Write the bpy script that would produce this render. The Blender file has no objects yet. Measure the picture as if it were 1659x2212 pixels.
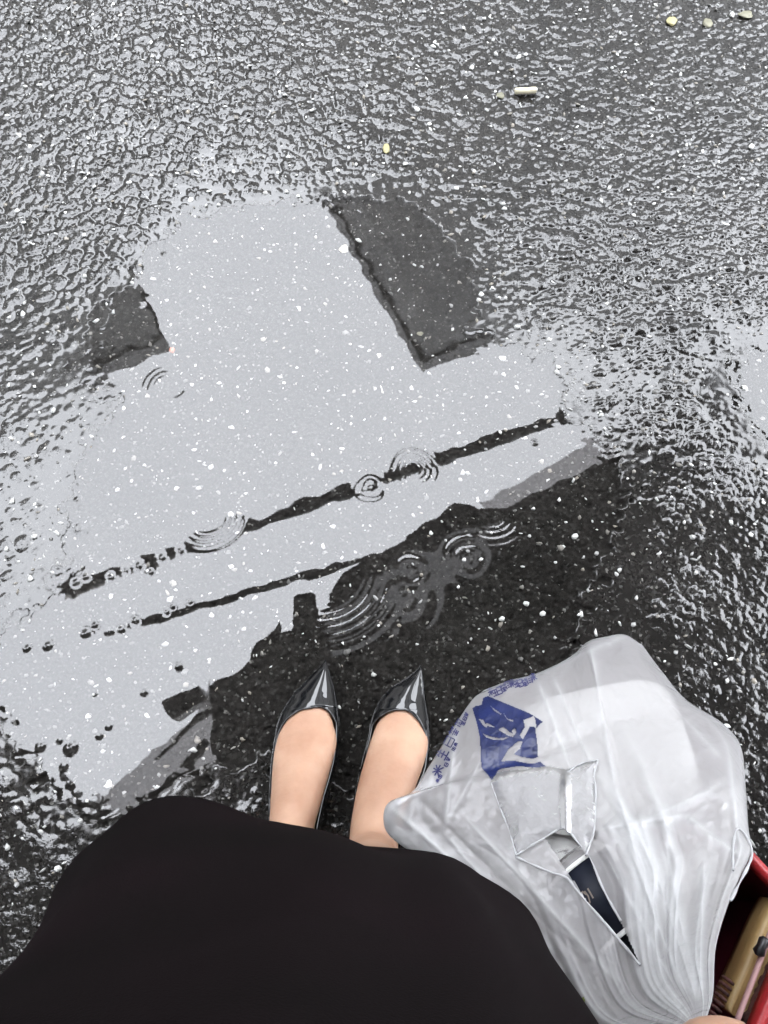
import bpy, bmesh, math, random
import numpy as np
from mathutils import Vector, Matrix, noise
from mathutils.geometry import tessellate_polygon

random.seed(7)
SC = bpy.context.scene
COL = SC.collection
R = math.radians

# ------------------------------------------------------------------ camera
CAM_H = 1.05
TILT = R(21.0)
CT, ST = math.cos(TILT), math.sin(TILT)
cam = bpy.data.cameras.new('camera')
cam_o = bpy.data.objects.new('camera', cam)
COL.objects.link(cam_o)
cam_o.location = (0, 0, CAM_H)
cam_o.rotation_euler = (TILT, 0, 0)
cam.sensor_fit = 'VERTICAL'
cam.sensor_height = 36.0
cam.lens = 36.0 * 770 / 1024
cam.clip_start = 0.02
cam.clip_end = 400
SC.camera = cam_o

# ------------------------------------------------------------------ world: overcast sky
SUN_EL, SUN_AZ = R(48), R(205)
w = bpy.data.worlds.new('World')
SC.world = w
w.use_nodes = True
nt = w.node_tree
nt.nodes.clear()
out = nt.nodes.new('ShaderNodeOutputWorld')
bg = nt.nodes.new('ShaderNodeBackground')
sky = nt.nodes.new('ShaderNodeTexSky')
sky.sky_type = 'NISHITA'
sky.sun_disc = False
sky.sun_elevation = SUN_EL
sky.sun_rotation = SUN_AZ
sky.air_density = 1.0
sky.dust_density = 1.0
sky.ozone_density = 1.0
cloud = nt.nodes.new('ShaderNodeMix')                 # an even layer of rain cloud over the clear sky
cloud.data_type = 'RGBA'
cloud.inputs[0].default_value = 0.93
cloud.inputs[7].default_value = (2.94, 3.0, 3.12, 1)
nt.links.new(sky.outputs[0], cloud.inputs[6])
nt.links.new(cloud.outputs[2], bg.inputs['Color'])
bg.inputs['Strength'].default_value = 0.15
nt.links.new(bg.outputs[0], out.inputs['Surface'])

# ------------------------------------------------------------------ sun: very soft, behind cloud and behind the near shop front
sun = bpy.data.lights.new('sun', 'SUN')
sun.energy = 0.5
sun.angle = R(30)
sun.color = (1.0, 0.97, 0.93)
sun_o = bpy.data.objects.new('sun', sun)
COL.objects.link(sun_o)
sd = Vector((math.sin(SUN_AZ) * math.cos(SUN_EL), math.cos(SUN_AZ) * math.cos(SUN_EL), math.sin(SUN_EL)))
sun_o.rotation_euler = sd.to_track_quat('Z', 'Y').to_euler()
sun_o.location = sd * 30

SC.view_settings.view_transform = 'Standard'
SC.view_settings.look = 'None'
SC.view_settings.gamma = 1.0
SC.view_settings.exposure = 5.0
try:
    SC.view_settings.use_curve_mapping = False
except Exception:
    pass
SC.cycles.max_bounces = 10
SC.cycles.diffuse_bounces = 4
SC.cycles.glossy_bounces = 4
SC.cycles.transmission_bounces = 8
SC.cycles.transparent_max_bounces = 16

# ------------------------------------------------------------------ survey helpers (metres; photo measured on a 1659 x 2212 sheet)
FL = 770 * 1659 / 768


def at(u, v, z):
    """the place at height z that the photo shows at (u, v)"""
    dx, dy = (u - 829.5) / FL, (1106 - v) / FL
    k = (z - CAM_H) / (dy * ST - CT)
    return Vector((dx * k, (dy * CT + ST) * k, z))


def atd(u, v, d):
    """the place at distance d along the optical axis"""
    dx, dy = (u - 829.5) / FL, (1106 - v) / FL
    return Vector((dx * d, (dy * CT + ST) * d, CAM_H + (dy * ST - CT) * d))


def over(u, v, z):
    """the overhead place at height z whose mirror image lies at (u, v)"""
    dx, dy = (u - 829.5) / FL, (1106 - v) / FL
    k = (z + CAM_H) / (CT - dy * ST)
    return Vector((dx * k, (dy * CT + ST) * k, z))


# ------------------------------------------------------------------ object helpers
def tag(o, label=None, cat=None, group=None, kind=None):
    if label: o['label'] = label
    if cat: o['category'] = cat
    if group: o['group'] = group
    if kind: o['kind'] = kind
    return o


def empty(name, loc=(0, 0, 0), label=None, cat=None, group=None):
    o = bpy.data.objects.new(name, None)
    o.empty_display_size = 0.05
    o.location = loc
    COL.objects.link(o)
    return tag(o, label, cat, group)


def link(name, me, mat=None, parent=None):
    o = bpy.data.objects.new(name, me)
    COL.objects.link(o)
    if mat is not None and not me.materials:
        me.materials.append(mat)
    if parent is not None:
        o.parent = parent
        bpy.context.view_layer.update()
        o.matrix_parent_inverse = parent.matrix_world.inverted()
    return o


def mesh_np(name, V, F, smooth=True):
    """V (n,3) array, F (m,k) int array or list of lists"""
    me = bpy.data.meshes.new(name)
    if isinstance(F, np.ndarray):
        V = np.ascontiguousarray(V, dtype=np.float32)
        me.vertices.add(len(V))
        me.vertices.foreach_set('co', V.ravel())
        n, k = F.shape
        me.loops.add(n * k)
        me.loops.foreach_set('vertex_index', np.ascontiguousarray(F, dtype=np.int32).ravel())
        me.polygons.add(n)
        me.polygons.foreach_set('loop_start', np.arange(n, dtype=np.int32) * k)
        try:
            me.polygons.foreach_set('loop_total', np.full(n, k, dtype=np.int32))
        except Exception:
            pass
        me.update(calc_edges=True)
    else:
        me.from_pydata([tuple(p) for p in V], [], [list(f) for f in F])
        me.update()
    if smooth:
        me.polygons.foreach_set('use_smooth', np.ones(len(me.polygons), dtype=bool))
    return me


def grid_faces(ny, nx, wrap=False):
    j, i = np.meshgrid(np.arange(ny - 1), np.arange(nx if wrap else nx - 1), indexing='ij')
    i2 = (i + 1) % nx
    return np.stack([j * nx + i, j * nx + i2, (j + 1) * nx + i2, (j + 1) * nx + i], -1).reshape(-1, 4)


def attr(me, name, vals):
    a = me.attributes.new(name, 'FLOAT', 'POINT')
    a.data.foreach_set('value', np.ascontiguousarray(vals, dtype=np.float32))


def box_mesh(size, bevel=0.0, seg=1):
    bm = bmesh.new()
    bmesh.ops.create_cube(bm, size=1)
    bmesh.ops.scale(bm, vec=size, verts=bm.verts)
    if bevel:
        bmesh.ops.bevel(bm, geom=bm.edges[:], offset=bevel, segments=seg, affect='EDGES', profile=0.5)
    me = bpy.data.meshes.new('box')
    bm.to_mesh(me)
    bm.free()
    return me


def place(o, loc, rz=0.0):
    o.location = loc
    o.rotation_euler = (0, 0, rz)
    return o


def prism(poly, z0, z1):
    """closed slab from a plan polygon (list of xy)"""
    n = len(poly)
    a = sum(poly[i][0] * poly[(i + 1) % n][1] - poly[(i + 1) % n][0] * poly[i][1] for i in range(n))
    if a < 0: poly = poly[::-1]
    V = [(p[0], p[1], z0) for p in poly] + [(p[0], p[1], z1) for p in poly]
    F = [list(range(n))[::-1], list(range(n, 2 * n))] + [[i, (i + 1) % n, n + (i + 1) % n, n + i] for i in range(n)]
    return mesh_np('slab', V, F, smooth=False)


def tube_mesh(pts, rad, seg=10, closed=False):
    pts = [Vector(p) for p in pts]
    n = len(pts)
    if not hasattr(rad, '__len__'): rad = [rad] * n
    V, F = [], []
    ref = None
    for i, p in enumerate(pts):
        if closed:
            t = (pts[(i + 1) % n] - pts[i - 1])
        else:
            t = pts[min(i + 1, n - 1)] - pts[max(i - 1, 0)]
        t.normalize()
        if ref is None:
            ref = Vector((0, 0, 1)) if abs(t.z) < 0.9 else Vector((1, 0, 0))
        x = ref - t * ref.dot(t)
        x.normalize()
        y = t.cross(x)
        ref = x
        for k in range(seg):
            a = 2 * math.pi * k / seg
            V.append(p + (x * math.cos(a) + y * math.sin(a)) * rad[i])
    m = n if closed else n - 1
    for i in range(m):
        for k in range(seg):
            a, b = i * seg + k, i * seg + (k + 1) % seg
            c, d = ((i + 1) % n) * seg + (k + 1) % seg, ((i + 1) % n) * seg + k
            F.append([a, b, c, d])
    if not closed:
        V.append(pts[0]); V.append(pts[-1])
        e0, e1 = len(V) - 2, len(V) - 1
        for k in range(seg):
            F.append([e0, (k + 1) % seg, k])
            F.append([e1, (n - 1) * seg + k, (n - 1) * seg + (k + 1) % seg])
    return V, F


def catmull(pts, n):
    """n points along a Catmull-Rom curve through pts (tuples of any length)"""
    P = [np.array(p, dtype=float) for p in pts]
    P = [2 * P[0] - P[1]] + P + [2 * P[-1] - P[-2]]
    res = []
    m = len(P) - 3
    for q in range(n):
        t = q / (n - 1) * m
        i = min(int(t), m - 1)
        f = t - i
        a, b, c, d = P[i:i + 4]
        res.append(0.5 * (2 * b + (c - a) * f + (2 * a - 5 * b + 4 * c - d) * f * f + (3 * b - a - 3 * c + d) * f ** 3))
    return res


# ------------------------------------------------------------------ materials
def new_mat(name):
    m = bpy.data.materials.new(name)
    m.use_nodes = True
    m.node_tree.nodes.clear()
    o = m.node_tree.nodes.new('ShaderNodeOutputMaterial')
    return m, m.node_tree, o


def N(nt, t, **kw):
    n = nt.nodes.new(t)
    for k, v in kw.items():
        if k in n.inputs.keys():
            n.inputs[k].default_value = v
        else:
            setattr(n, k, v)
    return n


def simple_mat(name, col, rough=0.6, coat=0.0, coat_rough=0.05, spec=0.5, noise_amt=0.15, noise_scale=6.0, bump=0.0, bump_scale=80.0, metallic=0.0, sheen=0.0):
    m, nt, o = new_mat(name)
    p = N(nt, 'ShaderNodeBsdfPrincipled')
    p.inputs['Roughness'].default_value = rough
    p.inputs['Coat Weight'].default_value = coat
    p.inputs['Coat Roughness'].default_value = coat_rough
    p.inputs['Specular IOR Level'].default_value = spec
    p.inputs['Metallic'].default_value = metallic
    p.inputs['Sheen Weight'].default_value = sheen
    tc = N(nt, 'ShaderNodeTexCoord')
    nz = N(nt, 'ShaderNodeTexNoise')
    nz.inputs['Scale'].default_value = noise_scale
    nz.inputs['Detail'].default_value = 6
    nt.links.new(tc.outputs['Object'], nz.inputs['Vector'])
    ramp = N(nt, 'ShaderNodeValToRGB')
    a, b = 1 - noise_amt, 1 + noise_amt
    ramp.color_ramp.elements[0].position = 0.3
    ramp.color_ramp.elements[1].position = 0.7
    ramp.color_ramp.elements[0].color = (col[0] * a, col[1] * a, col[2] * a, 1)
    ramp.color_ramp.elements[1].color = (min(col[0] * b, 1), min(col[1] * b, 1), min(col[2] * b, 1), 1)
    nt.links.new(nz.outputs['Fac'], ramp.inputs[0])
    nt.links.new(ramp.outputs[0], p.inputs['Base Color'])
    if bump:
        n2 = N(nt, 'ShaderNodeTexNoise')
        n2.inputs['Scale'].default_value = bump_scale
        n2.inputs['Detail'].default_value = 4
        nt.links.new(tc.outputs['Object'], n2.inputs['Vector'])
        bp = N(nt, 'ShaderNodeBump')
        bp.inputs['Strength'].default_value = 1.0
        bp.inputs['Distance'].default_value = bump
        nt.links.new(n2.outputs['Fac'], bp.inputs['Height'])
        nt.links.new(bp.outputs[0], p.inputs['Normal'])
        if coat:
            pass
    nt.links.new(p.outputs[0], o.inputs['Surface'])
    return m

WATER_IOR = 1.50


def asphalt_material():
    m, nt, o = new_mat('wet_asphalt')
    tc = N(nt, 'ShaderNodeTexCoord')
    p = N(nt, 'ShaderNodeBsdfPrincipled')
    v = N(nt, 'ShaderNodeTexVoronoi')
    v.inputs['Scale'].default_value = 300
    nt.links.new(tc.outputs['Object'], v.inputs['Vector'])
    sep = N(nt, 'ShaderNodeSeparateColor')
    nt.links.new(v.outputs['Color'], sep.inputs[0])
    r = N(nt, 'ShaderNodeValToRGB')
    cr = r.color_ramp
    cr.interpolation = 'CONSTANT'
    cr.elements[0].position = 0.0
    cr.elements[0].color = (0.0102, 0.0095, 0.0087, 1)
    cr.elements[1].position = 0.5
    cr.elements[1].color = (0.0138, 0.0128, 0.0118, 1)
    for pos, c in ((0.78, (0.018, 0.0168, 0.0154)), (0.9, (0.022, 0.0212, 0.0198)), (0.965, (0.042, 0.041, 0.038)), (0.988, (0.085, 0.082, 0.076))):
        e = cr.elements.new(pos)
        e.color = (*c, 1)
    nt.links.new(sep.outputs[0], r.inputs[0])
    # a broad stain variation
    n1 = N(nt, 'ShaderNodeTexNoise')
    n1.inputs['Scale'].default_value = 5
    n1.inputs['Detail'].default_value = 5
    nt.links.new(tc.outputs['Object'], n1.inputs['Vector'])
    mr = N(nt, 'ShaderNodeMapRange')
    mr.inputs['To Min'].default_value = 0.75
    mr.inputs['To Max'].default_value = 1.3
    mr.inputs['From Min'].default_value = 0.3
    mr.inputs['From Max'].default_value = 0.7
    nt.links.new(n1.outputs['Fac'], mr.inputs['Value'])
    mx = N(nt, 'ShaderNodeMix', data_type='RGBA', blend_type='MULTIPLY')
    mx.inputs[0].default_value = 1.0
    nt.links.new(r.outputs[0], mx.inputs[6])
    nt.links.new(mr.outputs[0], mx.inputs[7])
    nt.links.new(mx.outputs[2], p.inputs['Base Color'])
    p.inputs['Roughness'].default_value = 0.7
    p.inputs['Specular IOR Level'].default_value = 0.0
    # the water film clinging to the grains
    f = N(nt, 'ShaderNodeAttribute', attribute_name='film')
    nt.links.new(f.outputs['Fac'], p.inputs['Coat Weight'])
    p.inputs['Coat Roughness'].default_value = 0.09
    p.inputs['Coat IOR'].default_value = WATER_IOR
    # fine grit under the film
    n2 = N(nt, 'ShaderNodeTexNoise')
    n2.inputs['Scale'].default_value = 330
    n2.inputs['Detail'].default_value = 2
    nt.links.new(tc.outputs['Object'], n2.inputs['Vector'])
    bp = N(nt, 'ShaderNodeBump')
    bp.inputs['Distance'].default_value = 0.0016
    g = N(nt, 'ShaderNodeAttribute', attribute_name='grit')
    nt.links.new(g.outputs['Fac'], bp.inputs['Strength'])
    nt.links.new(n2.outputs['Fac'], bp.inputs['Height'])
    nt.links.new(bp.outputs[0], p.inputs['Normal'])
    n3 = N(nt, 'ShaderNodeTexNoise')
    n3.inputs['Scale'].default_value = 260
    n3.inputs['Detail'].default_value = 2
    nt.links.new(tc.outputs['Object'], n3.inputs['Vector'])
    b3 = N(nt, 'ShaderNodeBump')
    b3.inputs['Distance'].default_value = 0.0011
    nt.links.new(g.outputs['Fac'], b3.inputs['Strength'])
    nt.links.new(n3.outputs['Fac'], b3.inputs['Height'])
    # beyond the modelled stones the same relief goes on as bump
    fa = N(nt, 'ShaderNodeAttribute', attribute_name='beyond')
    n4 = N(nt, 'ShaderNodeTexNoise')
    n4.inputs['Scale'].default_value = 62
    n4.inputs['Detail'].default_value = 3
    nt.links.new(tc.outputs['Object'], n4.inputs['Vector'])
    b4 = N(nt, 'ShaderNodeBump')
    b4.inputs['Distance'].default_value = 0.010
    nt.links.new(fa.outputs['Fac'], b4.inputs['Strength'])
    nt.links.new(n4.outputs['Fac'], b4.inputs['Height'])
    nt.links.new(b3.outputs[0], b4.inputs['Normal'])
    nt.links.new(b4.outputs[0], p.inputs['Coat Normal'])
    nt.links.new(p.outputs[0], o.inputs['Surface'])
    return m


def water_material():
    m, nt, o = new_mat('rain_water')
    tr = N(nt, 'ShaderNodeBsdfTransparent')
    tr.inputs['Color'].default_value = (0.99, 0.99, 0.985, 1)
    gl = N(nt, 'ShaderNodeBsdfGlossy')
    gl.inputs['Roughness'].default_value = 0.0
    gl.inputs['Color'].default_value = (1, 1, 1, 1)
    # Fresnel reflectance, the same from above and below: F0 + (1 - F0)(1 - |n.i|)^5
    geo = N(nt, 'ShaderNodeNewGeometry')
    dot = N(nt, 'ShaderNodeVectorMath', operation='DOT_PRODUCT')
    nt.links.new(geo.outputs['Normal'], dot.inputs[0])
    nt.links.new(geo.outputs['Incoming'], dot.inputs[1])
    ab = N(nt, 'ShaderNodeMath', operation='ABSOLUTE')
    nt.links.new(dot.outputs['Value'], ab.inputs[0])
    inv = N(nt, 'ShaderNodeMath', operation='SUBTRACT', use_clamp=True)
    inv.inputs[0].default_value = 1.0
    nt.links.new(ab.outputs[0], inv.inputs[1])
    pw = N(nt, 'ShaderNodeMath', operation='POWER')
    pw.inputs[1].default_value = 5.0
    nt.links.new(inv.outputs[0], pw.inputs[0])
    f0 = ((WATER_IOR - 1) / (WATER_IOR + 1)) ** 2
    fr = N(nt, 'ShaderNodeMath', operation='MULTIPLY_ADD')
    fr.inputs[1].default_value = 1 - f0
    fr.inputs[2].default_value = f0
    nt.links.new(pw.outputs[0], fr.inputs[0])
    tc = N(nt, 'ShaderNodeTexCoord')
    n2 = N(nt, 'ShaderNodeTexNoise')
    n2.inputs['Scale'].default_value = 26
    n2.inputs['Detail'].default_value = 2
    nt.links.new(tc.outputs['Object'], n2.inputs['Vector'])
    bp = N(nt, 'ShaderNodeBump')
    bp.inputs['Distance'].default_value = 0.00003
    bp.inputs['Strength'].default_value = 1.0
    nt.links.new(n2.outputs['Fac'], bp.inputs['Height'])
    nt.links.new(bp.outputs[0], gl.inputs['Normal'])
    sh = N(nt, 'ShaderNodeAttribute', attribute_name='sheet')
    frs = N(nt, 'ShaderNodeMath', operation='MULTIPLY')
    nt.links.new(fr.outputs[0], frs.inputs[0])
    nt.links.new(sh.outputs['Fac'], frs.inputs[1])
    mix = N(nt, 'ShaderNodeMixShader')
    nt.links.new(frs.outputs[0], mix.inputs[0])
    nt.links.new(tr.outputs[0], mix.inputs[1])
    nt.links.new(gl.outputs[0], mix.inputs[2])
    nt.links.new(mix.outputs[0], o.inputs['Surface'])
    return m


# ------------------------------------------------------------------ road surface: relief of stones with rain water standing between them
rng = np.random.default_rng(11)
X0, X1, Y0, Y1 = -1.15, 1.15, -0.36, 1.80
NX = 930
xs = np.linspace(X0, X1, NX)
ys = [Y0]
while ys[-1] < Y1:
    t = (ys[-1] - Y0) / (Y1 - Y0)
    ys.append(ys[-1] + 0.0019 + 0.0011 * t)
ys = np.array(ys)
NY = len(ys)
GX, GY = np.meshgrid(xs, ys)


def band_noise(wl_x, wl_y, shape=(NY, NX), step=None, width=0.6, seed=0):
    """smooth random field with a typical wavelength in metres, unit deviation"""
    g = np.random.default_rng(seed)
    ny, nx = shape
    sx, sy = step or ((X1 - X0) / NX, (Y1 - Y0) / NY)
    f = np.fft.rfft2(g.standard_normal(shape))
    ky = np.fft.fftfreq(ny, sy)[:, None] * wl_y
    kx = np.fft.rfftfreq(nx, sx)[None, :] * wl_x
    k = np.sqrt(kx * kx + ky * ky)
    f *= np.exp(-((k - 1) / width) ** 2)
    r = np.fft.irfft2(f, s=shape)
    return r / r.std()


def poly_sdf(PX, PY, poly):
    """signed distance, positive inside"""
    d = np.full(PX.shape, 1e9)
    inside = np.zeros(PX.shape, bool)
    n = len(poly)
    for i in range(n):
        ax, ay = poly[i]
        bx, by = poly[(i + 1) % n]
        ex, ey = bx - ax, by - ay
        t = np.clip(((PX - ax) * ex + (PY - ay) * ey) / (ex * ex + ey * ey), 0, 1)
        d = np.minimum(d, np.hypot(PX - ax - t * ex, PY - ay - t * ey))
        c = ((ay > PY) != (by > PY)) & (PX < (bx - ax) * (PY - ay) / ((by - ay) or 1e-9) + ax)
        inside ^= c
    return np.where(inside, d, -d)


def bilerp(C, cx, cy, PX, PY):
    fx = np.clip((PX - cx[0]) / (cx[1] - cx[0]), 0, len(cx) - 1.001)
    fy = np.clip((PY - cy[0]) / (cy[1] - cy[0]), 0, len(cy) - 1.001)
    i, j = fx.astype(int), fy.astype(int)
    fx, fy = fx - i, fy - j
    return (C[j, i] * (1 - fx) + C[j, i + 1] * fx) * (1 - fy) + (C[j + 1, i] * (1 - fx) + C[j + 1, i + 1] * fx) * fy


main_px = [(405, 470), (520, 455), (640, 440), (740, 428), (860, 432), (950, 490), (1015, 570), (1030, 640), (1020, 700), (1065, 735), (1180, 775),
           (1225, 840), (1215, 900), (1290, 950), (1340, 1000), (1350, 1090), (1320, 1180), (1270, 1290), (1230, 1420), (1120, 1600), (1000, 1800),
           (760, 1700), (560, 1640), (420, 1700), (330, 1760), (200, 1760), (120, 1720), (60, 1640), (0, 1560), (-50, 1450), (30, 1360), (110, 1290), (150, 1190),
           (160, 1060), (200, 950), (270, 865), (190, 835), (165, 795), (210, 715), (232, 655), (285, 620), (300, 575), (345, 530)]
side_px = [(1575, 790), (1680, 750), (1800, 770), (1800, 960), (1700, 980), (1640, 935), (1610, 870)]
POLYS = [[tuple(at(u, v, 0)[:2]) for u, v in q] for q in (main_px, side_px)]
ccx = np.arange(X0 - 0.1, X1 + 0.1, 0.008)
ccy = np.arange(Y0 - 0.1, Y1 + 0.1, 0.008)
CX, CY = np.meshgrid(ccx, ccy)
SDF_C = np.maximum(poly_sdf(CX, CY, POLYS[0]), poly_sdf(CX, CY, POLYS[1]))

edge_wob = 0.007 * band_noise(0.05, 0.05, seed=3) + 0.004 * band_noise(0.018, 0.018, seed=4)
D = bilerp(SDF_C, ccx, ccy, GX, GY) + edge_wob


def stone_field(cell, rmin, rmax, hmin, hmax, seed):
    g = np.random.default_rng(seed)
    nx, ny = int((X1 - X0) / cell) + 4, int((Y1 - Y0) / cell) + 4
    jx, jy = g.random((ny, nx)), g.random((ny, nx))
    rr = g.uniform(rmin, rmax, (ny, nx))
    hh = g.uniform(hmin, hmax, (ny, nx))
    an = g.uniform(0, np.pi, (ny, nx))
    asp = g.uniform(0.55, 1.0, (ny, nx))
    tx, ty = g.normal(0, 0.16, (ny, nx)), g.normal(0, 0.16, (ny, nx))
    ca, sa = np.cos(an), np.sin(an)
    ix = ((GX - X0) / cell).astype(int) + 1
    iy = ((GY - Y0) / cell).astype(int) + 1
    res = np.full(GX.shape, -0.004)
    for dj in (-1, 0, 1):
        for di in (-1, 0, 1):
            a, b = iy + dj, ix + di
            ex = GX - (X0 + (b - 1 + jx[a, b]) * cell)
            ey = GY - (Y0 + (a - 1 + jy[a, b]) * cell)
            c, s, r = ca[a, b], sa[a, b], rr[a, b]
            px, py = (ex * c + ey * s) / r, (-ex * s + ey * c) / (r * asp[a, b])
            d2 = px * px + py * py
            res = np.maximum(res, hh[a, b] - 0.0022 * d2 * np.sqrt(d2) + ex * tx[a, b] + ey * ty[a, b])
    return res


def sm(x): return np.clip(x, 0, 1) ** 2 * (3 - 2 * np.clip(x, 0, 1))


p_ = at(1290, 1000, 0)
low_right = sm((GX - p_.x) / 0.14 + 0.35) * sm((p_.y + 0.08 - GY) / 0.10)
low_right = np.maximum(low_right, sm((GX - at(1460, 850, 0).x) / 0.06) * sm((at(1500, 765, 0).y - GY) / 0.05))
mid_right = (1 - low_right) * sm((GX - 0.24) / 0.10) * sm((GY - 0.36) / 0.10) * sm((0.98 - GY) / 0.12)
big = stone_field(0.0165, 0.0062, 0.012, 0.001, 0.0056, 21)
mid = stone_field(0.0102, 0.0036, 0.007, 0.0002, 0.0038, 23)
fine = stone_field(0.0066, 0.0026, 0.005, -0.0005, 0.0024, 22)
wear = np.clip(0.42 + 0.3 * band_noise(0.5, 0.5, seed=8) + 0.3 * band_noise(0.12, 0.12, seed=18) + 1.3 * (GX - 0.05), 0, 1.25) + 0.7 * low_right      # finer, tighter stones towards the right
st = np.maximum(np.maximum(big - 0.0032 * wear, mid - 0.0008 * wear), fine)
st += 0.00016 * band_noise(0.006, 0.006, seed=5) + 0.0005 * band_noise(0.03, 0.03, seed=9)
st -= st.mean()
st = np.where(st > 0.0012, 0.0012 + 0.0016 * np.tanh((st - 0.0012) / 0.0016), st)     # traffic has worn the crowns flat

# level of standing water against the stones: falls away from the puddle
far = np.clip(-D, 0, None)


left_sheen = sm((-0.30 - GX) / 0.12) * sm((0.85 - GY) / 0.12) * sm((GY - 0.22) / 0.08)      # a broad shallow margin on the left
top_part = sm((GY - 0.72) / 0.12)
low_left = sm((at(200, 1700, 0).y - GY) / 0.06)
lev = 0.0018 * np.exp(-far / 0.018) + 0.0025 * np.exp(-far / (0.03 + 0.05 * left_sheen)) + 0.0017 * np.exp(-far / 0.45) - 0.0007
lev += (0.0005 * band_noise(0.16, 0.16, seed=6) * (1 - 0.6 * top_part) + 0.0003 * band_noise(0.06, 0.06, seed=16)) * np.clip(far / 0.05, 0, 1)
# drier crowns: right-hand side and top right of the view
dry = np.clip((GX - 0.15) / 0.5, 0, 1) * np.clip((GY - 0.75) / 0.35, 0, 1)
lev -= (0.0007 * dry + 0.0009 * top_part + 0.0010 * mid_right) * np.clip(far / 0.03, 0, 1)
lev -= 0.0011 * np.maximum(low_right, low_left) * np.clip(far / 0.03, 0, 1)
st *= 1 + 0.18 * top_part * (1 - dry) - 0.54 * low_right - 0.74 * low_left * (1 - low_right) - 0.10 * left_sheen - 0.12 * dry
depth = np.clip(D, 0, None)
base = np.where(D > 0, -0.0036 - 0.006 * np.clip(depth / 0.1, 0, 1), -lev)   # stone datum below water level (z = 0)
stone_z = st + base
K = 0.0015
film_z = 0.5 * (stone_z + np.sqrt(stone_z ** 2 + K * K))
film_z = np.where(D > 0, film_z * np.exp(-depth / 0.010), film_z)
fx = np.minimum(GX - X0, X1 - GX)
fy = np.minimum(GY - Y0, Y1 - GY)
fade = np.clip(np.minimum(fx, fy) / 0.05, 0, 1)
bed = np.minimum(stone_z, -0.0007) - 0.0002
water = D > 0.0
GZ = np.where(water, bed, film_z * fade)


def ground_z(x, y):
    i = int(round((x - X0) / (X1 - X0) * (NX - 1)))
    j = int(np.searchsorted(ys, y))
    return float(GZ[min(max(j, 0), NY - 1), min(max(i, 0), NX - 1)])


MAT_ASPHALT = asphalt_material()
MAT_WATER = water_material()

V = np.stack([GX, GY, GZ], -1).reshape(-1, 3)
F = grid_faces(NY, NX)
me = mesh_np('road', V, F)
# far ground: one sheet to the horizon, joined to the rim of the detailed patch
FAR = 150.0
bm = bmesh.new()
bm.from_mesh(me)
verts_list = list(bm.verts)
cn = [bm.verts.new((sx * FAR, sy * FAR, 0)) for sx, sy in ((-1, -1), (1, -1), (1, 1), (-1, 1))]
south = [verts_list[i] for i in range(NX)]
north = [verts_list[(NY - 1) * NX + i] for i in range(NX)]
west = [verts_list[j * NX] for j in range(NY)]
east = [verts_list[j * NX + NX - 1] for j in range(NY)]


def fan(line, a, b):
    h = len(line) // 2
    f = []
    f.append(bm.faces.new([a, b, line[h]]))
    for k in range(h):
        f.append(bm.faces.new([a, line[k + 1], line[k]]))
    for k in range(h, len(line) - 1):
        f.append(bm.faces.new([b, line[k + 1], line[k]]))
    for q in f: q.smooth = True


fan(south, cn[0], cn[1])
fan(east, cn[1], cn[2])
fan(north[::-1], cn[2], cn[3])
fan(west[::-1], cn[3], cn[0])
bm.to_mesh(me)
bm.free()
film = np.clip((-D - 0.003) / 0.006, 0, 1).reshape(-1)
grit = (np.clip((stone_z + 0.0008) / 0.002, 0, 1) * np.where(water, 0.3, 1.0)).reshape(-1)
attr(me, 'film', np.concatenate([film, np.ones(4)]))
attr(me, 'grit', np.concatenate([0.55 * grit, np.ones(4)]))
fa_ = me.attributes.new('beyond', 'FLOAT', 'FACE')
bv_ = np.zeros(len(me.polygons), dtype=np.float32)
bv_[(NX - 1) * (NY - 1):] = 1.0
fa_.data.foreach_set('value', bv_)
road = link('road', me, MAT_ASPHALT)
tag(road, kind='structure')

# ------------------------------------------------------------------ the puddle: a level sheet of rain water with drop rings
RINGS = [  # centre on the sheet, inner radius, outer radius, wavelength, height, direction and half-width (degrees) of the arc that is left
    ((452, 1118), 0.020, 0.056, 0.0072, 0.00010, -50, 80),
    ((362, 842), 0.022, 0.044, 0.0070, 0.00012, 150, 45),
    ((368, 836), 0.014, 0.030, 0.0075, 0.00018, -40, 30),
    ((893, 1016), 0.010, 0.044, 0.0076, 0.00007, 80, 110),
    ((690, 1222), 0.062, 0.150, 0.0100, 0.000064, -54, 36),
    ((1066, 1118), 0.008, 0.052, 0.0080, 0.00013, -80, 70),
    ((1015, 1205), 0.000, 0.046, 0.0130, 0.00010, 0, 180),
    ((890, 1235), 0.000, 0.034, 0.0150, 0.00010, 0, 180),
    ((880, 1300), 0.000, 0.055, 0.0220, 0.00011, 0, 180),
    ((800, 1056), 0.000, 0.030, 0.0180, 0.00010, 0, 180),
    ((1350, 1400), 0.010, 0.070, 0.0120, 0.00008, 150, 60),
]


def ripple(PX, PY):
    z = np.zeros(PX.shape)
    for (c, r0, r1, wl, amp, d0, dw) in RINGS:
        p = at(c[0], c[1], 0)
        ex, ey = PX - p.x, PY - p.y
        r = np.hypot(ex, ey)
        ang = np.arctan2(ey, ex)
        mid, half = (r0 + r1) / 2, (r1 - r0) / 2
        win = np.exp(-((r - mid) / (half * 0.8)) ** 4)
        if dw < 180:
            da = np.abs((ang - R(d0) + np.pi) % (2 * np.pi) - np.pi)
            win *= np.exp(-(da / R(dw)) ** 2.5)
        wob = 1 + 0.35 * np.sin(ang + wl * 900) + 0.2 * np.sin(2 * ang + wl * 2100)
        rr = r + 0.0012 * np.sin(3 * ang + wl * 700)
        z += amp * win * wob * np.sin(2 * np.pi * (rr - r0) / (wl * (0.8 + 0.4 * (r - r0) / max(r1 - r0, 1e-6))))
    return z


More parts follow.
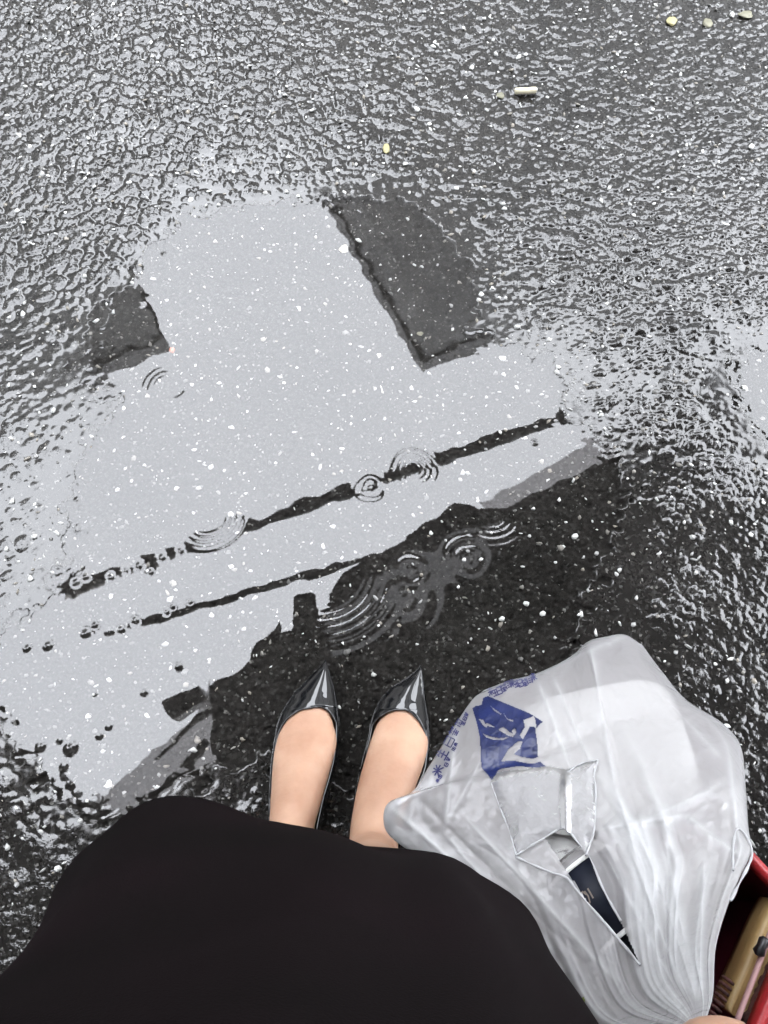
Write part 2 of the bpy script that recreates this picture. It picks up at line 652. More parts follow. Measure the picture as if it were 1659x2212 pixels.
STEP = 0.0016
wx = np.arange(-0.86, X1 - 0.06, STEP)
wy = np.arange(-0.16, 1.20, STEP)
WX, WY = np.meshgrid(wx, wy)
fi = np.clip((WX - X0) / (X1 - X0) * (NX - 1), 0, NX - 1.001)
fj = np.clip(np.interp(WY[:, 0], ys, np.arange(NY)), 0, NY - 1.001)[:, None] * np.ones_like(WX)
ii, jj = fi.astype(int), fj.astype(int)
fi, fj = fi - ii, fj - jj


def from_road(A):
    return (A[jj, ii] * (1 - fi) + A[jj, ii + 1] * fi) * (1 - fj) + (A[jj + 1, ii] * (1 - fi) + A[jj + 1, ii + 1] * fi) * fj


WD = from_road(D)
shore = np.clip(WD / 0.02, 0, 1)
WZ = ripple(WX, WY) * shore + from_road(film_z) + 0.00004
WZ += 0.000011 * band_noise(0.05, 0.05, WX.shape, (STEP, STEP), seed=31) * shore
# grains that nearly break the surface: water humps over them
g2 = np.random.default_rng(77)
humps = [((165, 1258), 0.004, 0.0016), ((186, 1246), 0.004, 0.0015), ((300, 1222), 0.0045, 0.0013), ((350, 1204), 0.004, 0.0014), ((326, 1236), 0.003, 0.0013), ((272, 1232), 0.003, 0.001), ((240, 1247), 0.004, 0.0012), ((186, 1368), 0.005, 0.0018), ((205, 1350), 0.0035, 0.0014), ((292, 1340), 0.004, 0.0013), ((262, 1360), 0.004, 0.0014), ((360, 1322), 0.003, 0.001), ((372, 1310), 0.003, 0.0011), ((105, 1395), 0.005, 0.0017), ((60, 1400), 0.004, 0.0014), ((390, 1190), 0.0035, 0.0012), ((410, 1300), 0.0025, 0.001),((155, 1615), 0.0055, 0.0021), ((90, 1612), 0.004, 0.0014), ((215, 1590), 0.003, 0.0011), ((235, 1570), 0.003, 0.001), ((140, 1655), 0.003, 0.0012),
         ((140, 1730), 0.004, 0.0013), ((310, 1497), 0.003, 0.0011), ((385, 1440), 0.0035, 0.0013), ((205, 1500), 0.002, 0.0008), ((122, 1100), 0.003, 0.0012),
         ((165, 1080), 0.003, 0.0011), ((110, 1065), 0.003, 0.001), ((355, 548), 0.003, 0.001), ((305, 660), 0.003, 0.001), ((1155, 957), 0.0028, 0.0012), ((130, 1600), 0.0025, 0.0009)]
hp = [(at(c[0], c[1], 0), r, h) for c, r, h in humps]
for p, r, h in hp:
    i, j = int((p.x - wx[0]) / STEP), int((p.y - wy[0]) / STEP)
    q = int(4 * r / STEP) + 2
    sl = (slice(max(j - q, 0), j + q), slice(max(i - q, 0), i + q))
    d2 = ((WX[sl] - p.x) ** 2 + (WY[sl] - p.y) ** 2) / (r * r)
    WZ[sl] += h * np.exp(-d2)
keep_v = WD > -0.013
ff = grid_faces(len(wy), len(wx))
keep_f = keep_v.reshape(-1)[ff].all(1)
ff = ff[keep_f]
used = np.unique(ff)
remap = np.full(WX.size, -1)
remap[used] = np.arange(len(used))
WV = np.stack([WX, WY, WZ], -1).reshape(-1, 3)[used]
WS = 1 - np.clip((-WD - 0.003) / 0.006, 0, 1).reshape(-1)[used]
ff = remap[ff]
right = WV[:, 0] > at(1480, 850, 0).x
right &= WV[:, 1] > at(1480, 1000, 0).y
for nm, sel in (('puddle', ~right), ('puddle.001', right)):
    fs = ff[sel[ff].all(1)]
    if not len(fs): continue
    us = np.unique(fs)
    rm = np.full(len(WV), -1)
    rm[us] = np.arange(len(us))
    pm = mesh_np('puddle', WV[us], rm[fs])
    attr(pm, 'sheet', WS[us])
    o = link(nm, pm, MAT_WATER)
    tag(o, kind='structure')

# ------------------------------------------------------------------ pale stone chips in the road
def chips_material():
    m, nt, o = new_mat('pale_stone')
    p = N(nt, 'ShaderNodeBsdfPrincipled')
    a = N(nt, 'ShaderNodeAttribute', attribute_name='shade')
    r = N(nt, 'ShaderNodeValToRGB')
    cr = r.color_ramp
    cr.elements[0].position = 0.0
    cr.elements[0].color = (0.045, 0.044, 0.041, 1)
    cr.elements[1].position = 1.0
    cr.elements[1].color = (0.52, 0.52, 0.50, 1)
    for pos, c in ((0.3, (0.11, 0.107, 0.10)), (0.55, (0.20, 0.18, 0.15)), (0.6, (0.24, 0.237, 0.23)), (0.8, (0.38, 0.38, 0.365))):
        e = cr.elements.new(pos)
        e.color = (*c, 1)
    nt.links.new(a.outputs['Fac'], r.inputs[0])
    nt.links.new(r.outputs[0], p.inputs['Base Color'])
    p.inputs['Roughness'].default_value = 0.5
    p.inputs['Specular IOR Level'].default_value = 0.2
    w = N(nt, 'ShaderNodeAttribute', attribute_name='film')
    nt.links.new(w.outputs['Fac'], p.inputs['Coat Weight'])
    p.inputs['Coat Roughness'].default_value = 0.05
    p.inputs['Coat IOR'].default_value = 1.33
    nt.links.new(p.outputs[0], o.inputs['Surface'])
    return m


MAT_CHIP = chips_material()
bm = bmesh.new()
bmesh.ops.create_icosphere(bm, subdivisions=1, radius=1)
ICO_V = np.array([v.co[:] for v in bm.verts])
ICO_F = np.array([[v.index for v in f.verts] for f in bm.faces])
bm.free()
g3 = np.random.default_rng(5)
NCH = 14500
cxs, cys, n = [], [], 0
PXc = g3.uniform(X0 + 0.03, X1 - 0.03, NCH)
PYc = Y0 + 0.03 + (Y1 - Y0 - 0.06) * g3.random(NCH) ** 1.1
Vs, Fs, sh, fl = [], [], [], []
sizes = np.exp(g3.normal(math.log(0.0021), 0.55, NCH)).clip(0.0008, 0.0056)
for q in range(NCH):
    x, y = PXc[q], PYc[q]
    i = int(round((x - X0) / (X1 - X0) * (NX - 1)))
    j = min(int(np.searchsorted(ys, y)), NY - 1)
    s = sizes[q]
    wet = bool(water[j, i])
    el = g3.uniform(0.28, 0.95)
    v = ICO_V * (1 + g3.uniform(-0.45, 0.4, (len(ICO_V), 1)))
    v = v * np.array([s, s * el, s * 0.42])
    a = g3.uniform(0, np.pi)
    tl = g3.normal(0, 0.22, 2)
    v[:, 2] += v[:, 0] * tl[0] + v[:, 1] * tl[1]
    ca, sa = math.cos(a), math.sin(a)
    v = np.stack([v[:, 0] * ca - v[:, 1] * sa, v[:, 0] * sa + v[:, 1] * ca, v[:, 2]], -1)
    if wet:
        z = min(GZ[j, i], -0.0008) - v[:, 2].max() * 0.1
        z = min(z, -0.0003 - v[:, 2].max())
    else:
        z = GZ[j, i] + s * 0.14
    Fs.append(ICO_F + len(Vs) * len(ICO_V))
    Vs.append(v + np.array([x, y, z]))
    t = g3.random() ** (2.0 if s < 0.0030 else 0.9)
    if not wet: t = t ** 0.7
    sh.append(np.full(len(ICO_V), t))
    fl.append(np.full(len(ICO_V), 0.0 if wet else 1.0))
me = mesh_np('stone_chips', np.concatenate(Vs), np.concatenate(Fs), smooth=False)
attr(me, 'shade', np.concatenate(sh))
attr(me, 'film', np.concatenate(fl))
chips = link('stone_chips', me, MAT_CHIP)
tag(chips, 'countless pale stone chips set in the dark wet asphalt', 'gravel', kind='stuff')

# ------------------------------------------------------------------ the street overhead and around (seen mirrored in the water)
MAT_RENDER = simple_mat('grey_render', (0.17, 0.17, 0.17), 0.85, noise_amt=0.25, noise_scale=1.5, bump=0.002)
MAT_RENDER2 = simple_mat('stained_concrete', (0.16, 0.16, 0.157), 0.85, noise_amt=0.3, noise_scale=1.1, bump=0.002)
MAT_ROOF = simple_mat('dark_roofing', (0.15, 0.15, 0.152), 0.8, noise_amt=0.2)
MAT_FRAME = simple_mat('window_frame', (0.16, 0.165, 0.17), 0.4)
MAT_SHUT = simple_mat('roller_shutter', (0.14, 0.145, 0.15), 0.45)
MAT_SOFFIT = simple_mat('dark_canopy', (0.045, 0.044, 0.043), 0.7, noise_amt=0.25)
MAT_CABLE = simple_mat('black_rubber', (0.018, 0.018, 0.018), 0.5)
MAT_METAL = simple_mat('painted_metal', (0.06, 0.06, 0.062), 0.5)


def pane_material():
    m, nt, o = new_mat('window_glass')
    p = N(nt, 'ShaderNodeBsdfPrincipled')
    p.inputs['Base Color'].default_value = (0.015, 0.018, 0.02, 1)
    p.inputs['Roughness'].default_value = 0.08
    nt.links.new(p.outputs[0], o.inputs['Surface'])
    return m


def sheet_material(name, col, thru):
    """weathered translucent plastic roofing"""
    m, nt, o = new_mat(name)
    tr = N(nt, 'ShaderNodeBsdfTransparent')
    tr.inputs['Color'].default_value = (*thru, 1)
    tl = N(nt, 'ShaderNodeBsdfTranslucent')
    tl.inputs['Color'].default_value = (*col, 1)
    nz = N(nt, 'ShaderNodeTexNoise')
    nz.inputs['Scale'].default_value = 3
    mr = N(nt, 'ShaderNodeMapRange')
    mr.inputs['To Min'].default_value = 0.25
    mr.inputs['To Max'].default_value = 0.5
    nt.links.new(nz.outputs['Fac'], mr.inputs['Value'])
    mx = N(nt, 'ShaderNodeMixShader')
    nt.links.new(mr.outputs[0], mx.inputs[0])
    nt.links.new(tr.outputs[0], mx.inputs[1])
    nt.links.new(tl.outputs[0], mx.inputs[2])
    nt.links.new(mx.outputs[0], o.inputs['Surface'])
    return m


MAT_PANE = pane_material()
MAT_SHEET = sheet_material('cloudy_plastic', (0.45, 0.45, 0.455), (0.68, 0.67, 0.67))
THETA = R(26)
EU = Vector((math.cos(THETA), math.sin(THETA), 0))
EN = Vector((-math.sin(THETA), math.cos(THETA), 0))


def house(name, label, corner, sgn, length, deep, height, mat, seed, floors=2):
    """corner: roof corner over the street; the front runs along the street from it, away from the alley (sgn)"""
    rd = random.Random(seed)
    c0 = Vector((corner.x, corner.y, 0))
    root = empty(name, c0, label, 'building')
    ov = 0.04

    def P(u, n, z): return c0 + EU * (u * sgn) + EN * n + Vector((0, 0, z))

    def part(nm, u0, u1, n0, n1, z0, z1, m, parent):
        q = [P(u0, n0, 0), P(u1, n0, 0), P(u1, n1, 0), P(u0, n1, 0)]
        return link(nm, prism([(p.x, p.y) for p in q], z0, z1), m, parent)
    part('wall', ov, length, ov, deep, -0.05, height - 0.22, mat, root)
    part('roof', 0, length + ov, 0, deep + ov, height - 0.22, height, MAT_ROOF, root)
    part('plinth', ov - 0.04, length - 0.01, ov - 0.04, deep - 0.01, -0.03, 0.35, MAT_RENDER2, root)
    # street front
    nb = int(length / 2.0)
    for fl_ in range(floors):
        z0 = 0.9 if fl_ == 0 else 0.9 + 3.0 * fl_
        for b in range(nb):
            u = 0.55 + b * 2.0
            if fl_ == 0 and b % 3 == 1:
                d = part('door', u, u + 1.0, ov - 0.05, ov + 0.06, 0.02, 2.15, MAT_SHUT, root)
                part('handle', u + 0.84, u + 0.9, ov - 0.09, ov - 0.052, 1.0, 1.14, MAT_METAL, d)
                continue
            f = part('window', u, u + 1.15, ov - 0.045, ov + 0.05, z0, z0 + 1.25, MAT_FRAME, root)
            part('pane', u + 0.06, u + 0.56, ov - 0.052, ov - 0.0455, z0 + 0.06, z0 + 1.19, MAT_PANE, f)
            part('pane', u + 0.60, u + 1.09, ov - 0.052, ov - 0.0455, z0 + 0.06, z0 + 1.19, MAT_PANE, f)
            part('sill', u - 0.05, u + 1.2, ov - 0.13, ov - 0.003, z0 - 0.07, z0 - 0.004, MAT_RENDER2, f)
    for fl_ in range(1, floors):
        part('string_course', ov - 0.03, length - 0.02, ov - 0.05, ov - 0.002, 3.05 * fl_, 3.05 * fl_ + 0.12, MAT_RENDER2, root)
    u = length * 0.3 + rd.random()
    part('downpipe', u, u + 0.09, ov - 0.11, ov - 0.02, 0.1, height - 0.25, MAT_METAL, root)
    return root


OPP_H = 6.5
house('corner_house', 'grey house across the street, mirrored as large dark wedge right of the bright gap',
      over(912, 806, OPP_H), 1, 11.0, 9.0, OPP_H, MAT_RENDER, 3)
house('row_house', 'concrete house across the street, mirrored as small dark wedge left of the bright gap',
      over(368, 756, OPP_H), -1, 11.0, 9.0, OPP_H, MAT_RENDER2, 4)

house('added_terrace', 'added tall grey houses keeping bright low sky out of the alley',
      over(912, 806, OPP_H) + EN * 9.6 - EU * 6, 1, 12.0, 6.0, 8.5, MAT_RENDER, 5, floors=2)  # added behind the alley so its low sky does not blow out
house('added_terrace', 'added grey houses blocking horizon glare at the far right end of the street', Vector((13, 4.0, 0)), 1, 9.0, 9.0, 8.0, MAT_RENDER2, 6)  # added out of view to cut horizon glare from the right
house('added_terrace', 'added grey houses blocking horizon glare at the far left end of the street', Vector((-9, -4.5, 0)), -1, 9.0, 9.0, 8.0, MAT_RENDER, 8)  # added likewise against low sky on the left

# the shop behind the person, with its canopies over the pavement
shop = empty('shop_front', (-0.5, -2.4, 0), 'dark shop front behind the standing person with deep canopies, mirrored around the feet', 'building')


def shop_box(nm, u0, u1, n0, n1, z0, z1, m, parent):
    c0 = Vector((-0.3, -2.3, 0))
    q = [c0 + EU * u + EN * n for u, n in ((u0, n0), (u1, n0), (u1, n1), (u0, n1))]
    return link(nm, prism([(p.x, p.y) for p in q], z0, z1), m, parent)


shop_box('wall', -7, 4.6, -6, 0, -0.05, 6.2, MAT_RENDER, shop)
shop_box('roof', -7.1, 4.7, -6.1, 0.1, 6.2, 6.4, MAT_ROOF, shop)
for k in range(5):
    sh_ = shop_box('shutter', -6.4 + k * 2.15, -4.6 + k * 2.15, 0.004, 0.06, 0.0, 2.5, MAT_SHUT, shop)
    for s in range(10):
        shop_box('slat', -6.38 + k * 2.15, -4.62 + k * 2.15, 0.061, 0.075, 0.05 + s * 0.245, 0.25 + s * 0.245, MAT_SHUT, sh_)


def canopy(nm, label, px, z, back, thick, mat):
    q = [over(u, v, z) for u, v in px]
    pts = [(p.x, p.y) for p in q] + back
    o = link(nm, prism(pts, z, z + thick), mat)
    return tag(o, label, 'canopy')


# the right-hand canopy has a roof light of dull plastic; outline runs round the edge, in to the opening and back out (keyhole)
edge_px = [(598, 1372), (640, 1352), (686, 1330), (716, 1290), (742, 1238), (784, 1214), (900, 1148), (985, 1085), (1030, 1102), (1090, 1098), (1330, 985), (1480, 850), (1590, 750), (1570, 820), (1640, 955), (1720, 1180)]
hole_px = [(905, 1192), (800, 1240), (748, 1290), (705, 1350), (700, 1430), (790, 1385), (900, 1335), (960, 1270), (1050, 1215), (1120, 1135), (1040, 1130)]
CZ = 3.2
key = []
for i, (u, v) in enumerate(edge_px):
    key.append(over(u, v, CZ))
    if (u, v) == (900, 1148):
        key += [over(*h_, CZ) for h_ in hole_px] + [over(hole_px[0][0] + 1, hole_px[0][1] + .5, CZ), over(u + 1, v - .5, CZ)]
q = [(p.x, p.y) for p in key] + [(3.2, -2.6), (-1.0, -2.6)]
tag(link('canopy', prism(q, CZ, CZ + .12), MAT_SOFFIT), 'right-hand dark flat canopy over the pavement, its straight edge mirrored above the feet', 'canopy')
MAT_DULL = sheet_material('grimy_plastic', (0.3, 0.3, 0.3), (0.36, 0.36, 0.36))
q = [over(*h_, CZ + .125) for h_ in hole_px]
cq = sum(q, Vector()) / len(q)
q = [cq + (p - cq) * 1.04 for p in q]
tag(link('roof_light', prism([(p.x, p.y) for p in q], CZ + .125, CZ + .131), MAT_DULL), 'grimy plastic roof light in the right-hand canopy, mirrored as a dim grey patch', 'roof light')
canopy('canopy.001', 'left-hand dark flat canopy with a stepped front edge, mirrored left of the feet',
       [(606, 1340), (560, 1395), (520, 1445), (455, 1480), (455, 1640), (330, 1745), (195, 1745), (165, 1705), (60, 1630), (0, 1570), (-300, 1300)],
       3.0, [(-6.5, -3.2), (-0.9, -3.2)], 0.10, MAT_SOFFIT)
# cloudy plastic strips along the canopy edges
q = [over(u, v, 3.36) for u, v in ((1036, 1086), (1300, 948), (1345, 1000), (1060, 1118))]
tag(link('plastic_sheet', prism([(p.x, p.y) for p in q], 3.36, 3.366), MAT_SHEET),
    'cloudy plastic strip on the right-hand canopy edge, mirrored as a pale grey band', 'roofing sheet')
q = [over(u, v, 3.06 + 0.1) for u, v in ((455, 1470), (430, 1550), (330, 1620), (300, 1660), (190, 1738), (330, 1800), (460, 1660))]
tag(link('plastic_sheet.001', prism([(p.x, p.y) for p in q], 3.16, 3.166), MAT_SHEET),
    'cloudy plastic roofing sheet on the edge of the left-hand canopy, mirrored left of the skirt', 'roofing sheet')
for k, (a, b, wd) in enumerate((((445, 1600), (330, 1725), 14), ((452, 1530), (330, 1640), 6))):
    pa, pb = over(*a, 3.1), over(*b, 3.1)
    d = (pb - pa).normalized()
    s = Vector((-d.y, d.x, 0)) * wd / FL * 4.2 / 2
    tag(link('roof_batten', prism([(p.x, p.y) for p in (pa + s, pb + s * 0.6, pb - s * 0.6, pa - s)], 3.105, 3.155), MAT_SOFFIT),
        ['thick dark batten under the left-hand plastic sheet', 'thin dark batten under the left-hand plastic sheet'][k], 'batten')
# a box-shaped lamp on the left canopy and a flat sign board standing proud of it
q = [over(u, v, 3.12) for u, v in ((352, 1512), (428, 1478), (450, 1512), (372, 1552))]
lb = tag(link('junction_box', prism([(p.x, p.y) for p in q], 3.13, 3.3), MAT_METAL),
         'small square dark box on the left-hand canopy edge', 'electrical box')
q = [over(u, v, 3.0) for u, v in ((622, 1345), (626, 1278), (636, 1266), (668, 1266), (680, 1276), (684, 1400), (622, 1400))]
tag(link('sign_board', prism([(p.x, p.y) for p in q], 3.14, 3.19), MAT_METAL),
    'narrow dark board with rounded end jutting out between the two canopies', 'board')
# cables along the street
for k, (a, b, wd, z) in enumerate((((241, 1240), (1222, 896), 23, 4.2), ((255, 1360), (790, 1205), 13, 3.9))):
    pa, pb = over(*a, z), over(*b, z)
    d = (pb - pa)
    ln = d.length
    d.normalize()
    p0, p1 = pa - d * (0.35 if k == 0 else 0.1), pb + d * 0.15
    if k == 1: p1 = pb + d * 1.2
    pts = []
    for s in range(33):
        t = s / 32
        pts.append(p0.lerp(p1, t) + Vector((0, 0, 0.03 * (2 * t - 1) ** 2)))
    VV, FF = tube_mesh(pts, wd / FL * (z + CAM_H) / 2 * 1.25, 10)
    tag(link('overhead_cable', mesh_np('overhead_cable', VV, FF), MAT_CABLE),
        ['thick black overhead cable, mirrored as the long dark line across the bright puddle', 'thinner black overhead cable, mirrored nearer to the shoes'][k], 'cable', 'overhead cables')

# ------------------------------------------------------------------ the person looking down at the shoes
def skin_material():
    m, nt, o = new_mat('skin')
    p = N(nt, 'ShaderNodeBsdfPrincipled')
    tc = N(nt, 'ShaderNodeTexCoord')
    nz = N(nt, 'ShaderNodeTexNoise')
    nz.inputs['Scale'].default_value = 19
    nz.inputs['Detail'].default_value = 5
    nt.links.new(tc.outputs['Object'], nz.inputs['Vector'])
    r = N(nt, 'ShaderNodeValToRGB')
    r.color_ramp.elements[0].position = 0.32
    r.color_ramp.elements[0].color = (0.27, 0.152, 0.100, 1)
    r.color_ramp.elements[1].position = 0.7
    r.color_ramp.elements[1].color = (0.37, 0.235, 0.162, 1)
    nt.links.new(nz.outputs['Fac'], r.inputs[0])
    nt.links.new(r.outputs[0], p.inputs['Base Color'])
    p.inputs['Roughness'].default_value = 0.55
    p.inputs['Specular IOR Level'].default_value = 0.25
    p.inputs['Subsurface Weight'].default_value = 0.15
    p.inputs['Subsurface Radius'].default_value = (0.006, 0.002, 0.001)
    n2 = N(nt, 'ShaderNodeTexNoise')
    n2.inputs['Scale'].default_value = 160
    n2.inputs['Detail'].default_value = 3
    nt.links.new(tc.outputs['Object'], n2.inputs['Vector'])
    bp = N(nt, 'ShaderNodeBump')
    bp.inputs['Distance'].default_value = 0.0006
    bp.inputs['Strength'].default_value = 0.6
    nt.links.new(n2.outputs['Fac'], bp.inputs['Height'])
    nt.links.new(bp.outputs[0], p.inputs['Normal'])
    nt.links.new(p.outputs[0], o.inputs['Surface'])
    return m


MAT_SKIN = skin_material()
MAT_SKIRT = simple_mat('black_brown_cloth', (0.0038, 0.0033, 0.0031), 0.9, spec=0.04, noise_amt=0.25, noise_scale=9, bump=0.0004, bump_scale=900)
_r = [n for n in MAT_SKIRT.node_tree.nodes if n.bl_idname == 'ShaderNodeValToRGB'][0]
_r.color_ramp.elements[1].color = (0.0060, 0.0036, 0.0043, 1)        # faint plum tone in the cloth
[n for n in MAT_SKIRT.node_tree.nodes if n.bl_idname == 'ShaderNodeTexNoise'][0].inputs['Scale'].default_value = 5.5
MAT_TOP = simple_mat('black_knit', (0.02, 0.02, 0.021), 0.9, spec=0.1)
MAT_HAIR = simple_mat('dark_hair', (0.012, 0.009, 0.008), 0.4)
MAT_PATENT = simple_mat('black_patent_leather', (0.004, 0.004, 0.0045), 0.6, coat=1.0, coat_rough=0.015, spec=0.0, noise_amt=0.1)
MAT_PATENT.node_tree.nodes['Principled BSDF'].inputs['Coat IOR'].default_value = 1.52
MAT_LINING = simple_mat('tan_lining', (0.42, 0.29, 0.19), 0.6)
MAT_SOLE = simple_mat('black_sole', (0.012, 0.012, 0.012), 0.6)
MAT_EYE = simple_mat('eye_white', (0.6, 0.6, 0.58), 0.2)

person = empty('person', (-0.07, -0.06, 0), 'person in a black skirt and black patent shoes, beside the bags', 'person')
BV, BF = [], []


def add(VF):
    V_, F_ = VF
    o = len(BV)
    BV.extend([Vector(v) for v in V_])
    BF.extend([[i + o for i in f] for f in F_])


def sections(secs, seg=24, power=1.0):
    """closed skin over elliptic sections (centre, half-axis a, half-axis b)"""
    V_, F_ = [], []
    for c, a, b in secs:
        for k in range(seg):
            t = 2 * math.pi * k / seg
            ca, sa = math.cos(t), math.sin(t)
            V_.append(c + a * (abs(ca) ** power * (1 if ca >= 0 else -1)) + b * (abs(sa) ** power * (1 if sa >= 0 else -1)))
    n = len(secs)
    for i in range(n - 1):
        for k in range(seg):
            F_.append([i * seg + k, i * seg + (k + 1) % seg, (i + 1) * seg + (k + 1) % seg, (i + 1) * seg + k])
    F_.append(list(range(seg))[::-1])
    F_.append([(n - 1) * seg + k for k in range(seg)])
    return V_, F_


def fine_sections(secs, n):
    P_ = catmull([tuple(c) + tuple(a) + tuple(b) for c, a, b in secs], n)
    return [(Vector(p[0:3]), Vector(p[3:6]), Vector(p[6:9])) for p in P_]


FEET = [
    [((688, 1462), (712, 1462), .014, .006), ((645, 1515), (714, 1515), .020, .010), ((613, 1560), (720, 1560), .0255, .0155), ((597, 1600), (729, 1600), .032, .024),
     ((590, 1640), (720, 1640), .041, .034), ((587, 1690), (706, 1690), .051, .041), ((585, 1740), (692, 1740), .064, .049), ((583, 1800), (676, 1800), .072, .058),
     ((590, 1850), (676, 1850), .066, .046), ((604, 1886), (664, 1886), .058, .028)],
    [((880, 1470), (914, 1470), .014, .006), ((848, 1520), (905, 1520), .020, .010), ((816, 1560), (914, 1560), .0255, .0155), ((800, 1600), (926, 1600), .032, .024),
     ((788, 1640), (919, 1640), .041, .034), ((774, 1690), (902, 1690), .051, .041), ((763, 1745), (880, 1745), .064, .049), ((755, 1805), (862, 1805), .072, .058),
     ((757, 1855), (850, 1855), .066, .046), ((768, 1890), (835, 1890), .058, .028)]]
UP = Vector((0, 0, 1))
ANK = []
for fi_, secs in enumerate(FEET):
    S = []
    for (l, r, zc, hh) in secs:
        pl, pr = at(*l, zc), at(*r, zc)
        S.append(((pl + pr) / 2, (pr - pl) / 2, UP * hh))
    add(sections(fine_sections(S, 40)))
    # tendons over the instep
    k0, k1 = S[3], S[6]
    for f in (-0.35, -0.05, 0.25):
        pts = []
        for q in range(8):
            t = q / 7
            c = k0[0].lerp(k1[0], t)
            h = k0[2].length * (1 - t) + k1[2].length * t
            wdt = k0[1].lerp(k1[1], t)
            pts.append(c + wdt * f * (1.1 - 0.55 * t) + UP * (h * math.sqrt(1 - (f * 0.9) ** 2) - 0.0026))
        add(tube_mesh(pts, [0.004] * 8, 8))
    ak = (S[7][0] + S[8][0]) / 2
    ANK.append(ak)
    sx = -1 if fi_ == 0 else 1
    hip = Vector((-0.058 + 0.07 * sx, -0.17, 0.84))
    knee = Vector((ak.x * 0.6 + hip.x * 0.4, -0.085, 0.45))
    leg = [(ak.x, ak.y - 0.004, 0.07, .030), (ak.x, ak.y - 0.010, 0.13, .0285), (ak.x, ak.y - 0.022, 0.19, .033), (ak.x * .85 + knee.x * .15, -0.075, 0.28, .045), (ak.x * .5 + knee.x * .5, -0.10, 0.35, .048),
           (knee.x, knee.y, 0.45, .047), (knee.x * .6 + hip.x * .4, -0.11, 0.58, .056), (hip.x, -0.15, 0.72, .07), (hip.x, hip.y, 0.84, .072)]
    P_ = catmull(leg, 30)
    add(tube_mesh([p[:3] for p in P_], [p[3] for p in P_], 24))

X, Yv = Vector((1, 0, 0)), Vector((0, 1, 0))
cx = -0.055
torso = [(Vector((cx, -0.17, 0.74)), X * .13, Yv * .085), (Vector((cx, -0.175, 0.86)), X * .14, Yv * .10), (Vector((cx, -0.20, 0.97)), X * .118, Yv * .085), (Vector((cx, -0.21, 1.08)), X * .13, Yv * .095),
         (Vector((cx, -0.215, 1.18)), X * .152, Yv * .098), (Vector((cx, -0.22, 1.25)), X * .155, Yv * .07), (Vector((cx, -0.215, 1.30)), X * .08, Yv * .055), (Vector((cx, -0.20, 1.34)), X * .05, Yv * .05),
         (Vector((cx, -0.185, 1.41)), X * .047, Yv * .05)]
add(sections(fine_sections(torso, 36)))
hd = Vector((cx, -0.165, 1.475))
fwd = Vector((0, 0.86, -0.5)).normalized()
hup = Vector((0, 0.5, 0.86)).normalized()
head = [(hd + hup * z - fwd * y, X * a, fwd * b) for z, y, a, b in ((-.112, -.035, .02, .02), (-.10, -.02, .04, .05), (-.06, -.005, .06, .075), (0, 0, .072, .09), (.05, .004, .072, .092), (.09, .01, .055, .075), (.115, .012, .02, .03))]
add(sections(fine_sections(head, 24)))
add(tube_mesh([hd + fwd * .088 + hup * .012, hd + fwd * .098 - hup * .012, hd + fwd * .108 - hup * .028, hd + fwd * .088 - hup * .036], [.006, .008, .010, .007], 10))
for sx in (-1, 1):
    add(tube_mesh([hd + X * .07 * sx + hup * .018 - fwd * .005, hd + X * .08 * sx - fwd * .012, hd + X * .074 * sx - hup * .028 - fwd * .004], [.008, .012, .007], 8))
    add(tube_mesh([hd + fwd * .084 + X * .012 * sx + hup * .02, hd + fwd * .078 + X * .045 * sx + hup * .02], [.007, .006], 8))
add(tube_mesh([hd + fwd * .078 - hup * .06 - X * .022, hd + fwd * .088 - hup * .058, hd + fwd * .078 - hup * .06 + X * .022], [.004, .0065, .004], 8))
# arms: right one reaches forward and down to the bag, left one hangs
wr = atd(1705, 2565, 0.335)
ra = catmull([(0.10, -0.215, 1.25, .047), (0.155, -0.23, 1.12, .043), (0.20, -0.25, 0.95, .036), (0.205, -0.22, 0.83, .036), (wr.x + .01, wr.y - .02, wr.z + .06, .026), (wr.x, wr.y, wr.z, .0235)], 26)
add(tube_mesh([p[:3] for p in ra], [p[3] for p in ra], 18))
la = catmull([(-0.21, -0.215, 1.25, .047), (-0.26, -0.23, 1.12, .043), (-0.29, -0.25, 0.97, .036), (-0.30, -0.24, 0.84, .034), (-0.30, -0.21, 0.72, .024)], 26)
add(tube_mesh([p[:3] for p in la], [p[3] for p in la], 18))


def hand(wrist, palm, chains, thumb):
    d = (palm - wrist)
    side = (chains[-1][0] - chains[0][0]).normalized()
    nrm = d.cross(side).normalized()
    mid = (chains[0][0] + chains[-1][0]) / 2
    hw = (chains[-1][0] - chains[0][0]).length / 2 + .007
    S = [(wrist, side * .024, nrm * .018), (wrist.lerp(mid, .35), side * .030, nrm * .0165), (wrist.lerp(mid, .7), side * hw, nrm * .0145), (mid, side * hw, nrm * .0105)]
    add(sections(fine_sections(S, 16)))
    for i, ch in enumerate(chains):
        P_ = catmull([tuple(p) for p in ch], 16)
        r0 = (.0092, .0096, .0092, .0082)[i]
        add(tube_mesh([p[:3] for p in P_], [r0 * (1 - 0.22 * k / 15) for k in range(15)] + [r0 * .45], 14))
    P_ = catmull([tuple(p) for p in thumb], 14)
    add(tube_mesh([p[:3] for p in P_], [.0135, .0133, .013, .0128, .0124, .012, .0118, .0115, .0112, .0112, .011, .0105, .0095, .006], 14))


